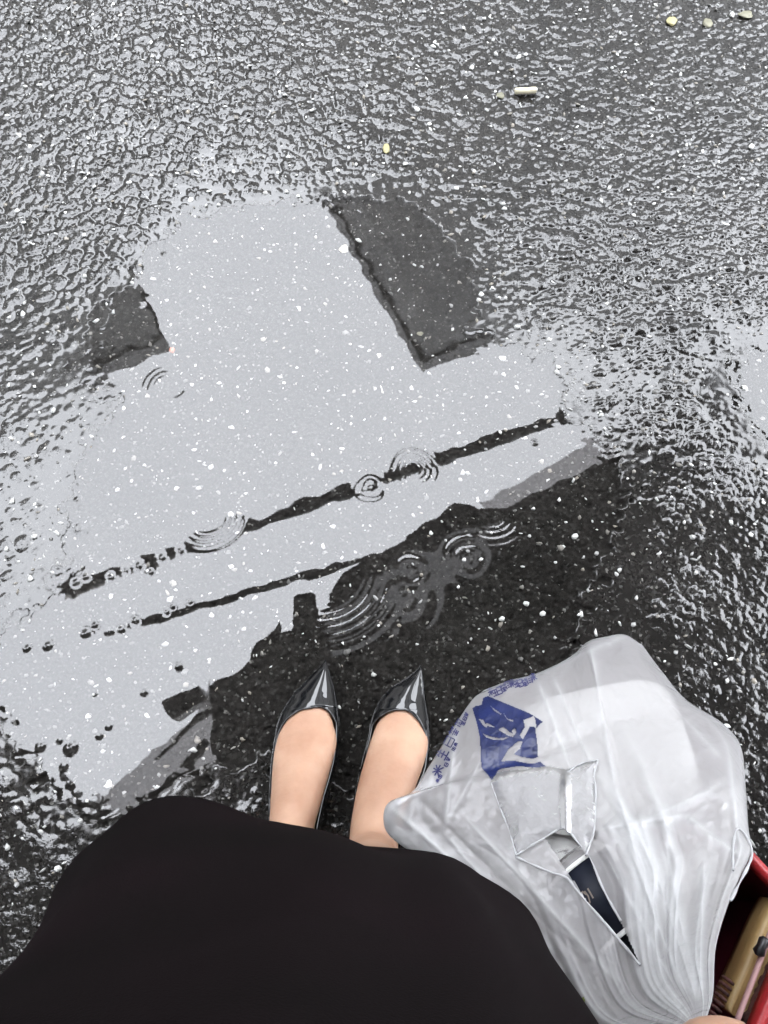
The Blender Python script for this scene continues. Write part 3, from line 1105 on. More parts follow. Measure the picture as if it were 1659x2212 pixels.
# right fist round the neck of the bag; only one knuckle reaches into the view
mc = [atd(1642 + 8 * k, 2336 + 66 * k, 0.332 + 0.004 * k) for k in range(4)]
ch = []
for k in range(4):
    dv, ds = 64 * k, (0, -6, -2, 8)[k]
    ch.append([mc[k], atd(1600 + ds, 2256 + dv, .322), atd(1540 + ds, 2236 + dv, .319), atd(1490 + ds, 2256 + dv, .327), atd(1466 + ds, 2278 + dv, .348), atd(1480 + ds, 2292 + dv, .366)])
hand(wr, atd(1660, 2430, .335), ch, [wr.lerp(mc[3], .35) + Vector((-.012, .004, -.012)), atd(1610, 2440, .372), atd(1560, 2350, .385), atd(1520, 2290, .388)])
# left hand, relaxed
lw = Vector((-0.30, -0.21, 0.72))
mcl = [Vector((-0.296, -0.185 - .019 * k, 0.645 + .003 * k)) for k in range(4)]
chl = [[p, p + Vector((.004, .006, -.032)), p + Vector((.014, .006, -.056 - .004 * (k in (1, 2)))), p + Vector((.026, .002, -.072 - .006 * (k in (1, 2))))] for k, p in enumerate(mcl)]
hand(lw, (lw + mcl[1]) / 2, chl, [lw + Vector((.005, .012, -.02)), lw + Vector((.015, .035, -.045)), lw + Vector((.022, .045, -.07)), lw + Vector((.026, .045, -.09))])

me = mesh_np('body', [tuple(v) for v in BV], BF)
tmp = bpy.data.objects.new('body_tmp', me)
COL.objects.link(tmp)
md = tmp.modifiers.new('r', 'REMESH')
md.mode = 'VOXEL'
md.voxel_size = 0.0042
md.use_smooth_shade = True
md2 = tmp.modifiers.new('s', 'SMOOTH')
md2.factor = 0.5
md2.iterations = 4
dg = bpy.context.evaluated_depsgraph_get()
bme = bpy.data.meshes.new_from_object(tmp.evaluated_get(dg))
bme.name = 'body'
bme.materials.clear()
bpy.data.objects.remove(tmp)
bme.polygons.foreach_set('use_smooth', np.ones(len(bme.polygons), dtype=bool))
link('body', bme, MAT_SKIN, person)

# hair and eyes
hs_ = [(hd + hup * z - fwd * y, X * a, fwd * b) for z, y, a, b in ((-.15, .06, .07, .035), (-.09, .055, .08, .045), (-.03, .04, .084, .062), (.03, .02, .086, .088), (.08, .015, .072, .09), (.112, .014, .045, .06), (.128, .014, .012, .02))]
VV, FF = sections(fine_sections(hs_, 24))
link('hair', mesh_np('hair', [tuple(v) for v in VV], FF), MAT_HAIR, person)
for sx in (-1, 1):
    c = hd + fwd * .081 + X * .03 * sx + hup * .004
    VV, FF = sections([(c + X * (-.011 + .0022 * k), fwd * (.0001 + .0105 * math.sin(math.pi * k / 10)), hup * (.0001 + .0105 * math.sin(math.pi * k / 10))) for k in range(11)], 12)
    link('eye', mesh_np('eye', [tuple(v) for v in VV], FF), MAT_EYE, person)

# ------------------------------------------------------------------ skirt
hem_px = [(148, 1930), (160, 1868), (200, 1810), (270, 1760), (350, 1727), (430, 1721), (500, 1736), (585, 1776), (700, 1813), (850, 1845), (960, 1868), (1030, 1905), (1085, 1955)]
hem_w = [tuple(at(u, v, 0.30)) for u, v in hem_px]
NS = 96
half = NS // 2
dense = np.array(catmull(hem_w, 400))
cum = np.concatenate([[0], np.cumsum(np.linalg.norm(np.diff(dense, axis=0), axis=1))])
front = np.stack([np.interp(np.linspace(0, cum[-1], half + 1), cum, dense[:, k]) for k in range(3)], -1)


def back_arc(p, q, depth_y):
    """from right point p round the back to left point q"""
    res = []
    for k in range(1, half):
        a = math.pi * k / half
        c = (p + q) / 2
        res.append(c + (p - c) * math.cos(a) + np.array([0, -depth_y * math.sin(a), 0]))
    return np.array(res)


def ring_front(L, Rr, yf, z, pw=0.75):
    L, Rr = np.array(L), np.array(Rr)
    res = []
    for k in range(half + 1):
        a = math.pi * k / half
        c = (L + Rr) / 2
        res.append(np.array([c[0] - (Rr[0] - L[0]) / 2 * math.cos(a), c[1] + (L[1] - c[1]) * math.cos(a) + (yf - c[1]) * math.sin(a) ** pw, z]))
    return np.array(res)


rings = [np.concatenate([front, back_arc(front[-1], front[0], 0.24)])]
for (L, Rr, yf, z, dy) in (((-0.244, -0.072), (0.108, -0.098), -0.009, 0.41, 0.22), ((-0.213, -0.098), (0.104, -0.118), -0.022, 0.525, 0.20),
                           ((-0.205, -0.14), (0.104, -0.14), -0.045, 0.66, 0.17), ((-0.205, -0.165), (0.09, -0.165), -0.055, 0.78, 0.14), ((-0.195, -0.175), (0.085, -0.175), -0.085, 0.88, 0.12),
                           ((-0.180, -0.195), (0.072, -0.195), -0.108, 0.965, 0.095)):
    f = ring_front((*L, z), (*Rr, z), yf, z)
    if z < 0.6:
        fac = (CAM_H - z) / (CAM_H - 0.30)
        f[:, 1] = np.minimum(f[:, 1], front[:, 1] * fac - 0.005)
    rings.append(np.concatenate([f, back_arc(f[-1], f[0], dy)]))
dense_r = catmull([tuple(r.ravel()) for r in rings], 60)
SV = []
for i, r in enumerate(dense_r):
    r = np.array(r).reshape(-1, 3)
    c = r.mean(0)
    t = i / 59
    for k in range(NS):
        a = 2 * math.pi * k / NS
        d = r[k] - c
        d[2] = 0
        d /= np.linalg.norm(d) + 1e-9
        fold = 0.0034 * math.sin(9 * a + 1.3 * math.sin(3 * a)) * (1 - 0.6 * t) + 0.002 * noise.noise(Vector((math.cos(a) * 2, math.sin(a) * 2, t * 3)))
        SV.append(r[k] + d * fold)
# the turned-in hem gives the cloth a thickness
inner = []
for k in range(NS):
    p = SV[k]
    c = np.array(SV[:NS]).mean(0)
    d = p - c
    inner.append(np.array([c[0] + d[0] * 0.985, c[1] + d[1] * 0.985, p[2] + 0.0]))
cin = np.array(SV[:NS]).mean(0)
inner2 = [np.array([cin[0] + (p[0] - cin[0]) * .92, cin[1] + (p[1] - cin[1]) * .92, p[2] + .02]) for p in inner]
SV = inner2 + inner + SV
link('skirt', mesh_np('skirt', np.array(SV), grid_faces(62, NS, wrap=True)), MAT_SKIRT, person)
# top with sleeves
ts = [(c, a * 1.07, b * 1.09) for c, a, b in fine_sections(torso[2:7], 24)]
VV, FF = sections(ts, 32)
V2, F2 = tube_mesh([p[:3] for p in ra[:12]], [p[3] * 1.16 for p in ra[:12]], 18)
V3, F3 = tube_mesh([p[:3] for p in la[:12]], [p[3] * 1.16 for p in la[:12]], 18)
allV = [tuple(v) for v in VV + V2 + V3]
allF = FF + [[i + len(VV) for i in f] for f in F2] + [[i + len(VV) + len(V2) for i in f] for f in F3]
link('blouse', mesh_np('blouse', allV, allF), MAT_TOP, person)

# ------------------------------------------------------------------ pointed patent shoes
SHOES = [
    dict(L=[(703.6, 1424), (690, 1441), (677, 1454), (655, 1476), (636, 1496), (609.5, 1536), (598, 1566), (592, 1600), (588, 1650), (586, 1700), (584, 1760), (587, 1820), (600, 1865), (635, 1903)],
         R=[(703.6, 1424), (709, 1437), (712.5, 1450), (720, 1476), (727, 1506), (731.5, 1535), (734, 1560), (734, 1600), (727, 1640), (716, 1680), (702, 1726), (690, 1780), (681, 1840), (668, 1880), (635, 1903)],
         T=[(589.6, 1640), (592, 1612), (598, 1581), (608, 1562), (619, 1548), (646, 1529), (682, 1523.5), (700, 1530), (712, 1541), (726.7, 1564.5), (730.5, 1591), (730, 1618), (722, 1642)]),
    dict(L=[(908.5, 1438), (895, 1451), (880, 1463), (862, 1474), (844, 1485), (821, 1511), (807, 1541), (799, 1565), (792, 1604), (780, 1660), (769, 1715), (758, 1770), (753, 1830), (765, 1880), (800, 1905)],
         R=[(908.5, 1438), (912, 1448), (914, 1460), (917, 1480), (919, 1507), (923.5, 1535), (928, 1558), (930, 1590), (927, 1630), (916, 1670), (897, 1710), (880, 1770), (866, 1830), (850, 1880), (800, 1905)],
         T=[(790, 1632), (796, 1595), (804, 1564), (811, 1553), (821, 1545), (837, 1535), (852, 1530), (866, 1530), (880, 1536), (903.5, 1558), (919, 1584), (924, 1611), (919, 1640)])]
NAD = (829.5, 829.5 * 0 + 1106 + FL * math.tan(TILT))
zb_t = ([1424, 1450, 1500, 1620, 1700, 1800, 1910], [.007, .005, .004, .004, .012, .027, .034])
zt_t = ([1424, 1432, 1450, 1475, 1500, 1524, 1560, 1600, 1650, 1700, 1800, 1910], [.010, .0145, .0195, .0245, .0295, .0345, .0405, .051, .064, .078, .098, .100])


def shoe(sd, label):
    lu, lv = zip(*sd['L'])
    ru, rv = zip(*sd['R'])
    v0, v1 = max(lv[0], rv[0]), min(lv[-1], rv[-1])
    tl = [(NAD[0] + (u - NAD[0]) * (1 - .036 / CAM_H), NAD[1] + (v - NAD[1]) * (1 - .036 / CAM_H)) for u, v in sd['T']]
    top_i = min(range(len(tl)), key=lambda i: tl[i][1])
    left, rgt = tl[:top_i + 1][::-1], tl[top_i:]
    vt = tl[top_i][1]
    vs = list(np.linspace(v0, v0 + 14, 10)) + list(np.linspace(v0 + 17, vt, 22)) + [vt + d for d in (0.3, 0.8, 1.6, 2.8, 4.5, 7, 10, 14, 19, 25, 32, 40, 50, 60, 72, 85, 100)] + list(np.linspace(vt + 120, v1 - 0.5, 16))
    NP = 15
    Vs, Ws, edge_l, edge_r = [], [], [], []
    for v in vs:
        wide = 3.5 * min(max((v - 1600) / 60, 0), 1) * min(max((v1 - v) / 60, 0), 1)
        ul, ur = np.interp(v, lv, lu) - wide, np.interp(v, rv, ru) + wide
        zb, zt = np.interp(v, *zb_t), np.interp(v, *zt_t)
        zw = zb + (zt - zb) * 0.28
        pl, pr = at(ul, v, zw), at(ur, v, zw)
        c, hf = (pl + pr) / 2, (pr - pl) / 2
        rdg = float(np.interp(v, [v0, v0 + 30, vt - 20, vt], [.40, .40, .30, .12])) if v < vt else 0.12 * max(0, 1 - (v - vt) / 15)
        uc, uh = (ul + ur) / 2, max((ur - ul) / 2, .5)
        if v <= vt:
            fl_, fr_ = 0.0, 0.0
            pk = float(np.interp(v, [v0, v0 + 20, vt], [.45, .3, .12]))       # ridge of the pointed toe sits towards the inner side
        else:
            pk = 0.12
            tu = float(np.interp(v, [p[1] for p in left], [p[0] for p in left]))
            tv = float(np.interp(v, [p[1] for p in rgt], [p[0] for p in rgt]))
            fl_ = min(max((uc - tu) / uh, 0.0), .90)
            fr_ = min(max((tv - uc) / uh, 0.0), .90)
        row = []
        for side, fo in ((-1, fl_), (1, fr_)):
            pe = math.acos(min(fo, 1)) if v > vt else math.pi / 2
            seq = []
            for k in range(NP):
                ph = -0.55 + (pe + 0.55) * k / (NP - 1)
                x = math.copysign(abs(math.cos(ph)) ** .85, 1) if ph >= 0 else math.cos(ph) ** 0.6
                z = zw + (zt - zw) * ((1 - rdg) * math.sin(ph) + rdg * (1 - math.cos(ph))) if ph >= 0 else zw - (zw - zb) * min(math.sin(-ph) / math.sin(.55), 1)
                seq.append(c + hf * (side * x + pk * max(math.sin(ph), 0) ** 2 * (1 - abs(fo))) + UP * (z - zw))
            if side > 0: seq = seq[::-1]
            row += seq
        Vs += row
        edge_l.append(row[NP - 1])
        edge_r.append(row[NP])
        Ws.append((c, hf, zb))
    nrow = len(vs)
    F_ = []
    W = 2 * NP
    for i in range(nrow - 1):
        for k in range(W - 1):
            if k == NP - 1 and vs[i] >= vt: continue
            F_.append([i * W + k, i * W + k + 1, (i + 1) * W + k + 1, (i + 1) * W + k])
    base = at(np.interp(1600, lv, lu) * .5 + np.interp(1600, rv, ru) * .5, 1600, 0)
    me = mesh_np('shoe', [tuple(p) for p in Vs], F_)
    bm = bmesh.new()
    bm.from_mesh(me)
    bmesh.ops.remove_doubles(bm, verts=bm.verts, dist=0.00015)
    bmesh.ops.recalc_face_normals(bm, faces=bm.faces)
    bmesh.ops.solidify(bm, geom=bm.faces[:], thickness=0.0012)
    for f in bm.faces: f.smooth = True
    bm.to_mesh(me)
    bm.free()
    o = link('shoe', me, MAT_PATENT, person)
    o['label'] = label
    # piping round the opening
    i0 = next(i for i, v in enumerate(vs) if v > vt)
    pts = edge_l[i0:-2][::-1] + edge_r[i0:-2]
    VV, FF = tube_mesh([p + UP * .0002 for p in pts], 0.0011, 8)
    link('piping', mesh_np('piping', [tuple(v) for v in VV], FF), MAT_PATENT, o)
    # sole
    SVv, SF = [], []
    for c, hf, zb in Ws:
        for s, dz in ((-.86, 0), (.86, 0), (.82, -.0035), (-.82, -.0035)):
            p = c + hf * s
            SVv.append((p.x, p.y, zb + .0008 + dz))
    for i in range(nrow - 1):
        for k in range(4):
            SF.append([i * 4 + k, i * 4 + (k + 1) % 4, (i + 1) * 4 + (k + 1) % 4, (i + 1) * 4 + k])
    SF += [[0, 1, 2, 3], [(nrow - 1) * 4 + k for k in (3, 2, 1, 0)]]
    link('sole', mesh_np('sole', SVv, SF), MAT_SOLE, o)
    # insole lining
    IV, IF = [], []
    rows = [(c, hf, zb) for (c, hf, zb), v in zip(Ws, vs) if v > vt - 20]
    for c, hf, zb in rows:
        for s in (-.84, .84):
            p = c + hf * s
            IV.append((p.x, p.y, zb + .0025))
    for i in range(len(rows) - 1):
        IF.append([2 * i, 2 * i + 1, 2 * i + 3, 2 * i + 2])
    link('lining', mesh_np('lining', IV, IF), MAT_LINING, o)
    c, hf, zb = Ws[-6]
    c2 = Ws[-3][0]
    q = (c + c2) / 2
    VV, FF = tube_mesh([(q.x, q.y, .033), (q.x, q.y, .022), (q.x, q.y + .002, .010), (q.x, q.y + .003, .0002)], [.021, .014, .010, .0095], 16)
    link('heel', mesh_np('heel', [tuple(v) for v in VV], FF), MAT_PATENT, o)
    return o


shoe(SHOES[0], 'left pointed black patent shoe')
shoe(SHOES[1], 'right pointed black patent shoe, beside the plastic bag')

# ------------------------------------------------------------------ thin plastic bag held beside the skirt
def film_material(name, col, clear=0.16, trans=0.34, rough=0.20, wr=0.0010, dense=(0.64, 0.645, 0.65)):
    """thin milky plastic; for doubled film and painted-in fold highlights (attribute layers) it turns whiter and less clear"""
    m, nt, o = new_mat(name)
    tc = N(nt, 'ShaderNodeTexCoord')
    n1 = N(nt, 'ShaderNodeTexNoise')
    n1.inputs['Scale'].default_value = 52
    n1.inputs['Detail'].default_value = 6
    n1.inputs['Distortion'].default_value = 1.5
    nt.links.new(tc.outputs['Object'], n1.inputs['Vector'])
    bp = N(nt, 'ShaderNodeBump')
    bp.inputs['Distance'].default_value = wr
    nt.links.new(n1.outputs['Fac'], bp.inputs['Height'])
    at_ = N(nt, 'ShaderNodeAttribute', attribute_name='fold_white')
    cm = N(nt, 'ShaderNodeMix', data_type='RGBA')
    cm.inputs[6].default_value = (*col, 1)
    cm.inputs[7].default_value = (*dense, 1)
    nt.links.new(at_.outputs['Fac'], cm.inputs[0])
    df = N(nt, 'ShaderNodeBsdfDiffuse')
    tl = N(nt, 'ShaderNodeBsdfTranslucent')
    nt.links.new(cm.outputs[2], df.inputs['Color'])
    nt.links.new(cm.outputs[2], tl.inputs['Color'])
    tr = N(nt, 'ShaderNodeBsdfTransparent')
    gl = N(nt, 'ShaderNodeBsdfGlossy')
    gl.inputs['Roughness'].default_value = rough
    fr = N(nt, 'ShaderNodeLayerWeight')
    fr.inputs['Blend'].default_value = 0.26
    for nd in (df, tl, gl, fr): nt.links.new(bp.outputs[0], nd.inputs['Normal'])
    a = N(nt, 'ShaderNodeMixShader')
    a.inputs[0].default_value = trans
    nt.links.new(df.outputs[0], a.inputs[1])
    nt.links.new(tl.outputs[0], a.inputs[2])
    cl = N(nt, 'ShaderNodeMapRange')
    cl.inputs['To Min'].default_value = clear
    cl.inputs['To Max'].default_value = clear * 0.2
    nt.links.new(at_.outputs['Fac'], cl.inputs['Value'])
    b = N(nt, 'ShaderNodeMixShader')
    nt.links.new(cl.outputs[0], b.inputs[0])
    nt.links.new(a.outputs[0], b.inputs[1])
    nt.links.new(tr.outputs[0], b.inputs[2])
    c = N(nt, 'ShaderNodeMixShader')
    nt.links.new(fr.outputs['Fresnel'], c.inputs[0])
    nt.links.new(b.outputs[0], c.inputs[1])
    nt.links.new(gl.outputs[0], c.inputs[2])
    nt.links.new(c.outputs[0], o.inputs['Surface'])
    return m


MAT_BAG = film_material('white_plastic_film', (0.51, 0.493, 0.497), clear=0.45, trans=0.5)  # slight pink in the colour stands in for bounce from the red handbag
MAT_RIM = film_material('doubled_plastic_edge', (0.50, 0.50, 0.51), clear=0.18, trans=0.3)
MAT_FLAP = film_material('folded_plastic_film', (0.45, 0.445, 0.45), clear=0.40, trans=0.5, wr=0.0005, rough=0.35)
MAT_BLUE = simple_mat('blue_ink', (0.006, 0.011, 0.055), 0.35, spec=0.4, noise_amt=0.3, noise_scale=40)
MAT_INK = simple_mat('violet_blue_ink', (0.02, 0.022, 0.085), 0.5, spec=0.3, noise_amt=0.3, noise_scale=60)
MAT_GREEN = simple_mat('green_ink', (0.14, 0.20, 0.015), 0.5)
MAT_WHITE = simple_mat('white_plastic', (0.60, 0.60, 0.58), 0.4, noise_amt=0.05)

Lp = [(1476, 2222, .365), (1260, 2240, .45), (1140, 2100, .525), (1065, 1965, .57), (990, 1890, .60), (905, 1850, .625), (842, 1806, .64), (828, 1768, .645), (840, 1733, .65), (892, 1708, .66), (930, 1650, .67), (1012, 1522, .70), (1045, 1491, .715)]
Rp = [(1520, 2216, .365), (1540, 2150, .40), (1546, 2050, .45), (1571, 1960, .50), (1600, 1892, .54), (1624, 1838, .565), (1617, 1790, .585), (1611, 1700, .615), (1600, 1612, .65), (1558, 1560, .68), (1482, 1511, .70), (1430, 1450, .73), (1388, 1394, .75)]
Tp = [(1045, 1491, .715), (1100, 1470, .725), (1160, 1454, .735), (1230, 1420, .75), (1270, 1386, .755), (1310, 1375, .76), (1350, 1371, .76), (1388, 1394, .75)]
NSB, NTB = 230, 190


def along(P_, n):
    d = np.array(catmull(P_, 500))
    c = np.concatenate([[0], np.cumsum(np.hypot(np.diff(d[:, 0]), np.diff(d[:, 1])))])
    q = np.linspace(0, c[-1], n)
    return np.stack([np.interp(q, c, d[:, k]) for k in range(3)], -1)


Lc, Rc, Tc = along(Lp, NSB), along(Rp, NSB), along(Tp, NTB)
Bc = np.stack([np.interp(np.linspace(0, 1, NTB), [0, 1], [Lp[0][k], Rp[0][k]]) for k in range(3)], -1)
sv, tv = np.linspace(0, 1, NSB)[:, None], np.linspace(0, 1, NTB)[None, :]
# narrow waist near the fist, full body further out
PC = ((1 - tv)[..., None] * Lc[:, None] + tv[..., None] * Rc[:, None] + (1 - sv)[..., None] * Bc[None] + sv[..., None] * Tc[None]
      - ((1 - sv) * (1 - tv))[..., None] * Lc[0] - (sv * tv)[..., None] * Rc[-1] - ((1 - sv) * tv)[..., None] * Rc[0] - (sv * (1 - tv))[..., None] * Lc[-1])
round_t = np.sqrt(np.clip(4 * tv * (1 - tv), 0, 1))
prof = np.clip(sv / 0.6, 0, 1) ** 1.1 * np.sqrt(np.clip(1 - np.clip((sv - 0.8) / 0.2, 0, 1) ** 2, 0, 1))
gb = np.random.default_rng(12)


def ridges(n, seed):
    g = np.random.default_rng(seed)
    r = np.zeros((NSB, NTB))
    for _ in range(n):
        t0 = g.uniform(0.03, 0.97)
        wdt = g.uniform(0.006, 0.028)
        s0, s1 = g.uniform(-0.2, 0.05), g.uniform(0.35, 0.85)
        drift = g.normal(0, 0.035)
        am = g.choice([-1, 1], p=[.35, .65]) * g.uniform(0.35, 1.0)
        d = np.abs(tv - t0 - drift * sv)
        r += am * np.exp(-(d / wdt) ** 1.3) * np.clip((sv - s0) / 0.15, 0, 1) * np.clip((s1 - sv) / 0.3, 0, 1)
    return r


def crumple(seed, sc):
    r = np.zeros((NSB, NTB))
    for o_ in range(3):
        off = Vector((seed * 13.1, o_ * 7.7, 3.3))
        k = sc * 1.9 ** o_
        n_ = np.array([[noise.noise(Vector((PC[i, j, 0] * k, PC[i, j, 1] * k, 0)) + off) for j in range(NTB)] for i in range(NSB)])
        r += (1 - np.abs(n_) * 2.2) ** 2 / 1.7 ** o_
    return r - r.mean()


def creases(segs):
    r = np.zeros((NSB, NTB))
    for (a, b, wd, am) in segs:
        ex, ey = b[0] - a[0], b[1] - a[1]
        l2 = ex * ex + ey * ey
        t_ = np.clip(((PC[..., 0] - a[0]) * ex + (PC[..., 1] - a[1]) * ey) / l2, 0, 1)
        d = np.hypot(PC[..., 0] - a[0] - t_ * ex, PC[..., 1] - a[1] - t_ * ey)
        r += am * np.exp(-(d / wd)) * np.clip(np.minimum(t_, 1 - t_) * 8 + .25, 0, 1)
    return r


edge = np.clip(np.minimum(np.minimum(tv, 1 - tv) / 0.04, (1 - sv) / 0.04), 0, 1)
cr_seg = [((1275, 1400), (1330, 1700), 9, .0045), ((1330, 1700), (1420, 2000), 9, .004), ((1162, 1470), (1240, 1680), 7, .003), ((1195, 1462), (1280, 1660), 6, .0025), ((1260, 1390), (1380, 1780), 12, -.003),
          ((1380, 1760), (1500, 2150), 12, .006), ((1380, 1780), (1560, 1690), 9, .002), ((1300, 1790), (1480, 1760), 8, .003), ((1480, 1760), (1600, 1850), 10, .003), ((985, 1560), (960, 1800), 7, .0035),
          ((960, 1800), (1120, 1990), 8, .003), ((1040, 1640), (960, 1790), 6, .002), ((840, 1740), (1200, 2060), 9, .004), ((900, 1720), (1260, 2080), 8, -.003), ((1000, 1760), (1330, 2120), 9, .003),
          ((1430, 1500), (1560, 1640), 10, .002), ((1350, 1420), (1480, 1560), 14, -.002), ((1160, 1700), (1100, 1840), 8, .002), ((1045, 1492), (1165, 1456), 6, .002), ((1160, 1455), (1350, 1372), 9, .002),
          ((1430, 1790), (1500, 2150), 10, .004), ((1520, 1860), (1510, 2150), 9, .004), ((1360, 1830), (1470, 2130), 6, .004), ((1310, 1850), (1450, 2120), 6, .003)]
foldsF = 0.0042 * ridges(34, 3) * (0.35 + 0.65 * np.clip(sv / 0.25, 0, 1)) + 0.8 * creases(cr_seg) + 0.0009 * crumple(1, 0.011) + 0.00045 * crumple(4, 0.03)
foldsB = 0.006 * ridges(26, 5) + 0.0022 * crumple(2, 0.012)
DF = PC[..., 2] - 0.052 * round_t * prof - foldsF * edge * (0.25 + 0.75 * np.clip(sv / 0.15, 0, 1))
DB = PC[..., 2] + 0.062 * round_t * prof + foldsB * edge * 0.7
DB = np.maximum(DB, DF + 0.0015 * edge)


def unproject(U_, V_, D_):
    dx, dy = (U_ - 829.5) / FL, (1106 - V_) / FL
    return np.stack([dx * D_, (dy * CT + ST) * D_, CAM_H + (dy * ST - CT) * D_], -1)


def in_poly(px, py, poly):
    ins = np.zeros(np.shape(px), bool)
    n = len(poly)
    for i in range(n):
        ax, ay = poly[i]
        bx, by = poly[(i + 1) % n]
        ins ^= ((ay > py) != (by > py)) & (px < (bx - ax) * (py - ay) / ((by - ay) or 1e-9) + ax)
    return ins


HOLE = [(1176, 1809), (1217, 1789), (1250, 1822), (1276, 1858), (1302, 1920), (1340, 1989), (1382, 2082), (1330, 2020), (1272, 1952), (1236, 1898), (1216, 1868)]
bag = empty('plastic_bag', atd(1500, 2200, .38), 'white translucent plastic carrier bag with blue print, gathered in the hand', 'bag')
WF, WB = unproject(PC[..., 0], PC[..., 1], DF), unproject(PC[..., 0], PC[..., 1], DB)
ff = grid_faces(NSB, NTB)
cu = PC.reshape(-1, 3)[ff].mean(1)
hole = in_poly(cu[:, 0], cu[:, 1], HOLE)
fm, bm_ = mesh_np('front_film', WF.reshape(-1, 3), ff[~hole]), mesh_np('back_film', WB.reshape(-1, 3), ff[:, ::-1])
lay = np.clip(1.1 * ridges(34, 3), 0, 1) * 0.75 + np.clip(creases(cr_seg) / 0.004, 0, 1) * 0.8 + np.clip(1 - (1 - sv) * 0 - sv / 0.22, 0, 1) * 0.6 + np.exp(-np.minimum(np.minimum(tv, 1 - tv) / 0.012, (1 - sv) / 0.012)) * 0.5  # whitens doubled film and also paints highlights along the creases
attr(fm, 'fold_white', np.clip(lay, 0, 1).ravel())
attr(bm_, 'fold_white', np.clip(ridges(26, 5), 0, 1).ravel() * 0.6)
link('front_film', fm, MAT_BAG, bag)
link('back_film', bm_, MAT_BAG, bag)

DS = DF.copy()
for _ in range(6):
    q_ = np.pad(DS, 1, mode='edge')
    DS = (q_[1:-1, 1:-1] * 2 + q_[:-2, 1:-1] + q_[2:, 1:-1] + q_[1:-1, :-2] + q_[1:-1, 2:]) / 6
flatU, flatV, flatD = PC[..., 0].ravel(), PC[..., 1].ravel(), DF.ravel()
smoothD = DS.ravel()


def front_depth(us, vs, smooth=False):
    us, vs = np.atleast_1d(us).astype(float), np.atleast_1d(vs).astype(float)
    res = np.empty(us.shape)
    for i in range(0, len(us), 400):
        d2 = (us[i:i + 400, None] - flatU) ** 2 + (vs[i:i + 400, None] - flatV) ** 2
        m_ = 12 if smooth else 4
        k = np.argpartition(d2, m_, axis=1)[:, :m_]
        w_ = 1 / (np.take_along_axis(d2, k, 1) + (6.0 if smooth else 0.5))
        res[i:i + 400] = ((smoothD if smooth else flatD)[k] * w_).sum(1) / w_.sum(1)
    return res


def on_film(pts, lift):
    u, v = np.array([p[0] for p in pts]), np.array([p[1] for p in pts])
    return unproject(u, v, front_depth(u, v) - lift)


def decal(nm, shapes, holes, step, mat, lift=0.0008, parent=None):
    allp = [p for s_ in shapes for p in s_]
    u0, u1 = min(p[0] for p in allp), max(p[0] for p in allp)
    v0, v1 = min(p[1] for p in allp), max(p[1] for p in allp)
    us, vs = np.arange(u0, u1 + step, step), np.arange(v0, v1 + step, step)
    U_, V_ = np.meshgrid(us, vs)
    f = grid_faces(len(vs), len(us))
    c = np.stack([U_.ravel(), V_.ravel()], -1)[f].mean(1)
    ins = np.zeros(len(f), bool)
    for s_ in shapes: ins |= in_poly(c[:, 0], c[:, 1], s_)
    for s_ in holes: ins &= ~in_poly(c[:, 0], c[:, 1], s_)
    f = f[ins]
    used = np.unique(f)
    rm = np.full(U_.size, -1)
    rm[used] = np.arange(len(used))
    uu, vv = U_.ravel()[used], V_.ravel()[used]
    return link(nm, mesh_np(nm, unproject(uu, vv, front_depth(uu, vv) - lift), rm[f]), mat, parent)


def zp(pts, k=.2203, ou=913.6, ov=1401): return [(ou + k * x, ov + k * y) for x, y in pts]


blue = zp([(485, 585), (515, 562), (575, 556), (592, 480), (640, 466), (720, 500), (870, 562), (1040, 632), (1175, 716), (1125, 765), (1102, 800), (1120, 900), (1128, 1060), (1150, 1108), (1215, 1165), (1100, 1168), (950, 1152), (800, 1170),
           (735, 1188), (718, 1235), (745, 1440), (722, 1400), (700, 1330), (640, 1240), (572, 1165), (566, 1000), (556, 850), (520, 700)])
gaps = [zp(q) for q in ([(575, 828), (650, 858), (740, 880), (845, 866), (800, 892), (700, 898), (620, 872)], [(735, 792), (790, 768), (850, 818), (880, 832), (872, 800), (900, 778), (916, 822), (882, 868), (830, 850)],
                         [(985, 700), (1090, 660), (1104, 705), (1115, 800), (1085, 762), (1045, 765), (1010, 840), (978, 890), (948, 850), (1000, 770)],
                         [(768, 1106), (840, 985), (930, 910), (978, 912), (952, 980), (892, 1036), (960, 1060), (1080, 1080), (1130, 1062), (1150, 1108), (1090, 1128), (1000, 1122), (880, 1096)],
                         [(545, 692), (590, 697), (632, 775), (605, 765)], [(785, 625), (830, 688), (890, 700), (886, 722), (822, 692)], [(575, 740), (640, 733), (712, 776), (660, 764), (600, 756)],
                         [(660, 560), (700, 590), (770, 640), (765, 650), (700, 610)])]
decal('blue_print', [blue], gaps, 1.5, MAT_BLUE, parent=bag)


def strokes(nm, segs, mat, lift=0.0007):
    """printed pen strokes: (u0, v0, u1, v1, width) on the film"""
    V_, F_ = [], []
    for (a, b, c, d, wd) in segs:
        ln = math.hypot(c - a, d - b) or 1
        nx, ny = -(d - b) / ln * wd / 2, (c - a) / ln * wd / 2
        n = max(2, int(ln / 3))
        o0 = len(V_)
        for i in range(n + 1):
            t = i / n
            u, v = a + (c - a) * t, b + (d - b) * t
            V_ += [(u + nx, v + ny), (u - nx, v - ny)]
        for i in range(n): F_.append([o0 + 2 * i, o0 + 2 * i + 1, o0 + 2 * i + 3, o0 + 2 * i + 2])
    W_ = on_film(V_, lift)
    return link(nm, mesh_np(nm, [tuple(p) for p in W_], F_, smooth=False), mat, bag)


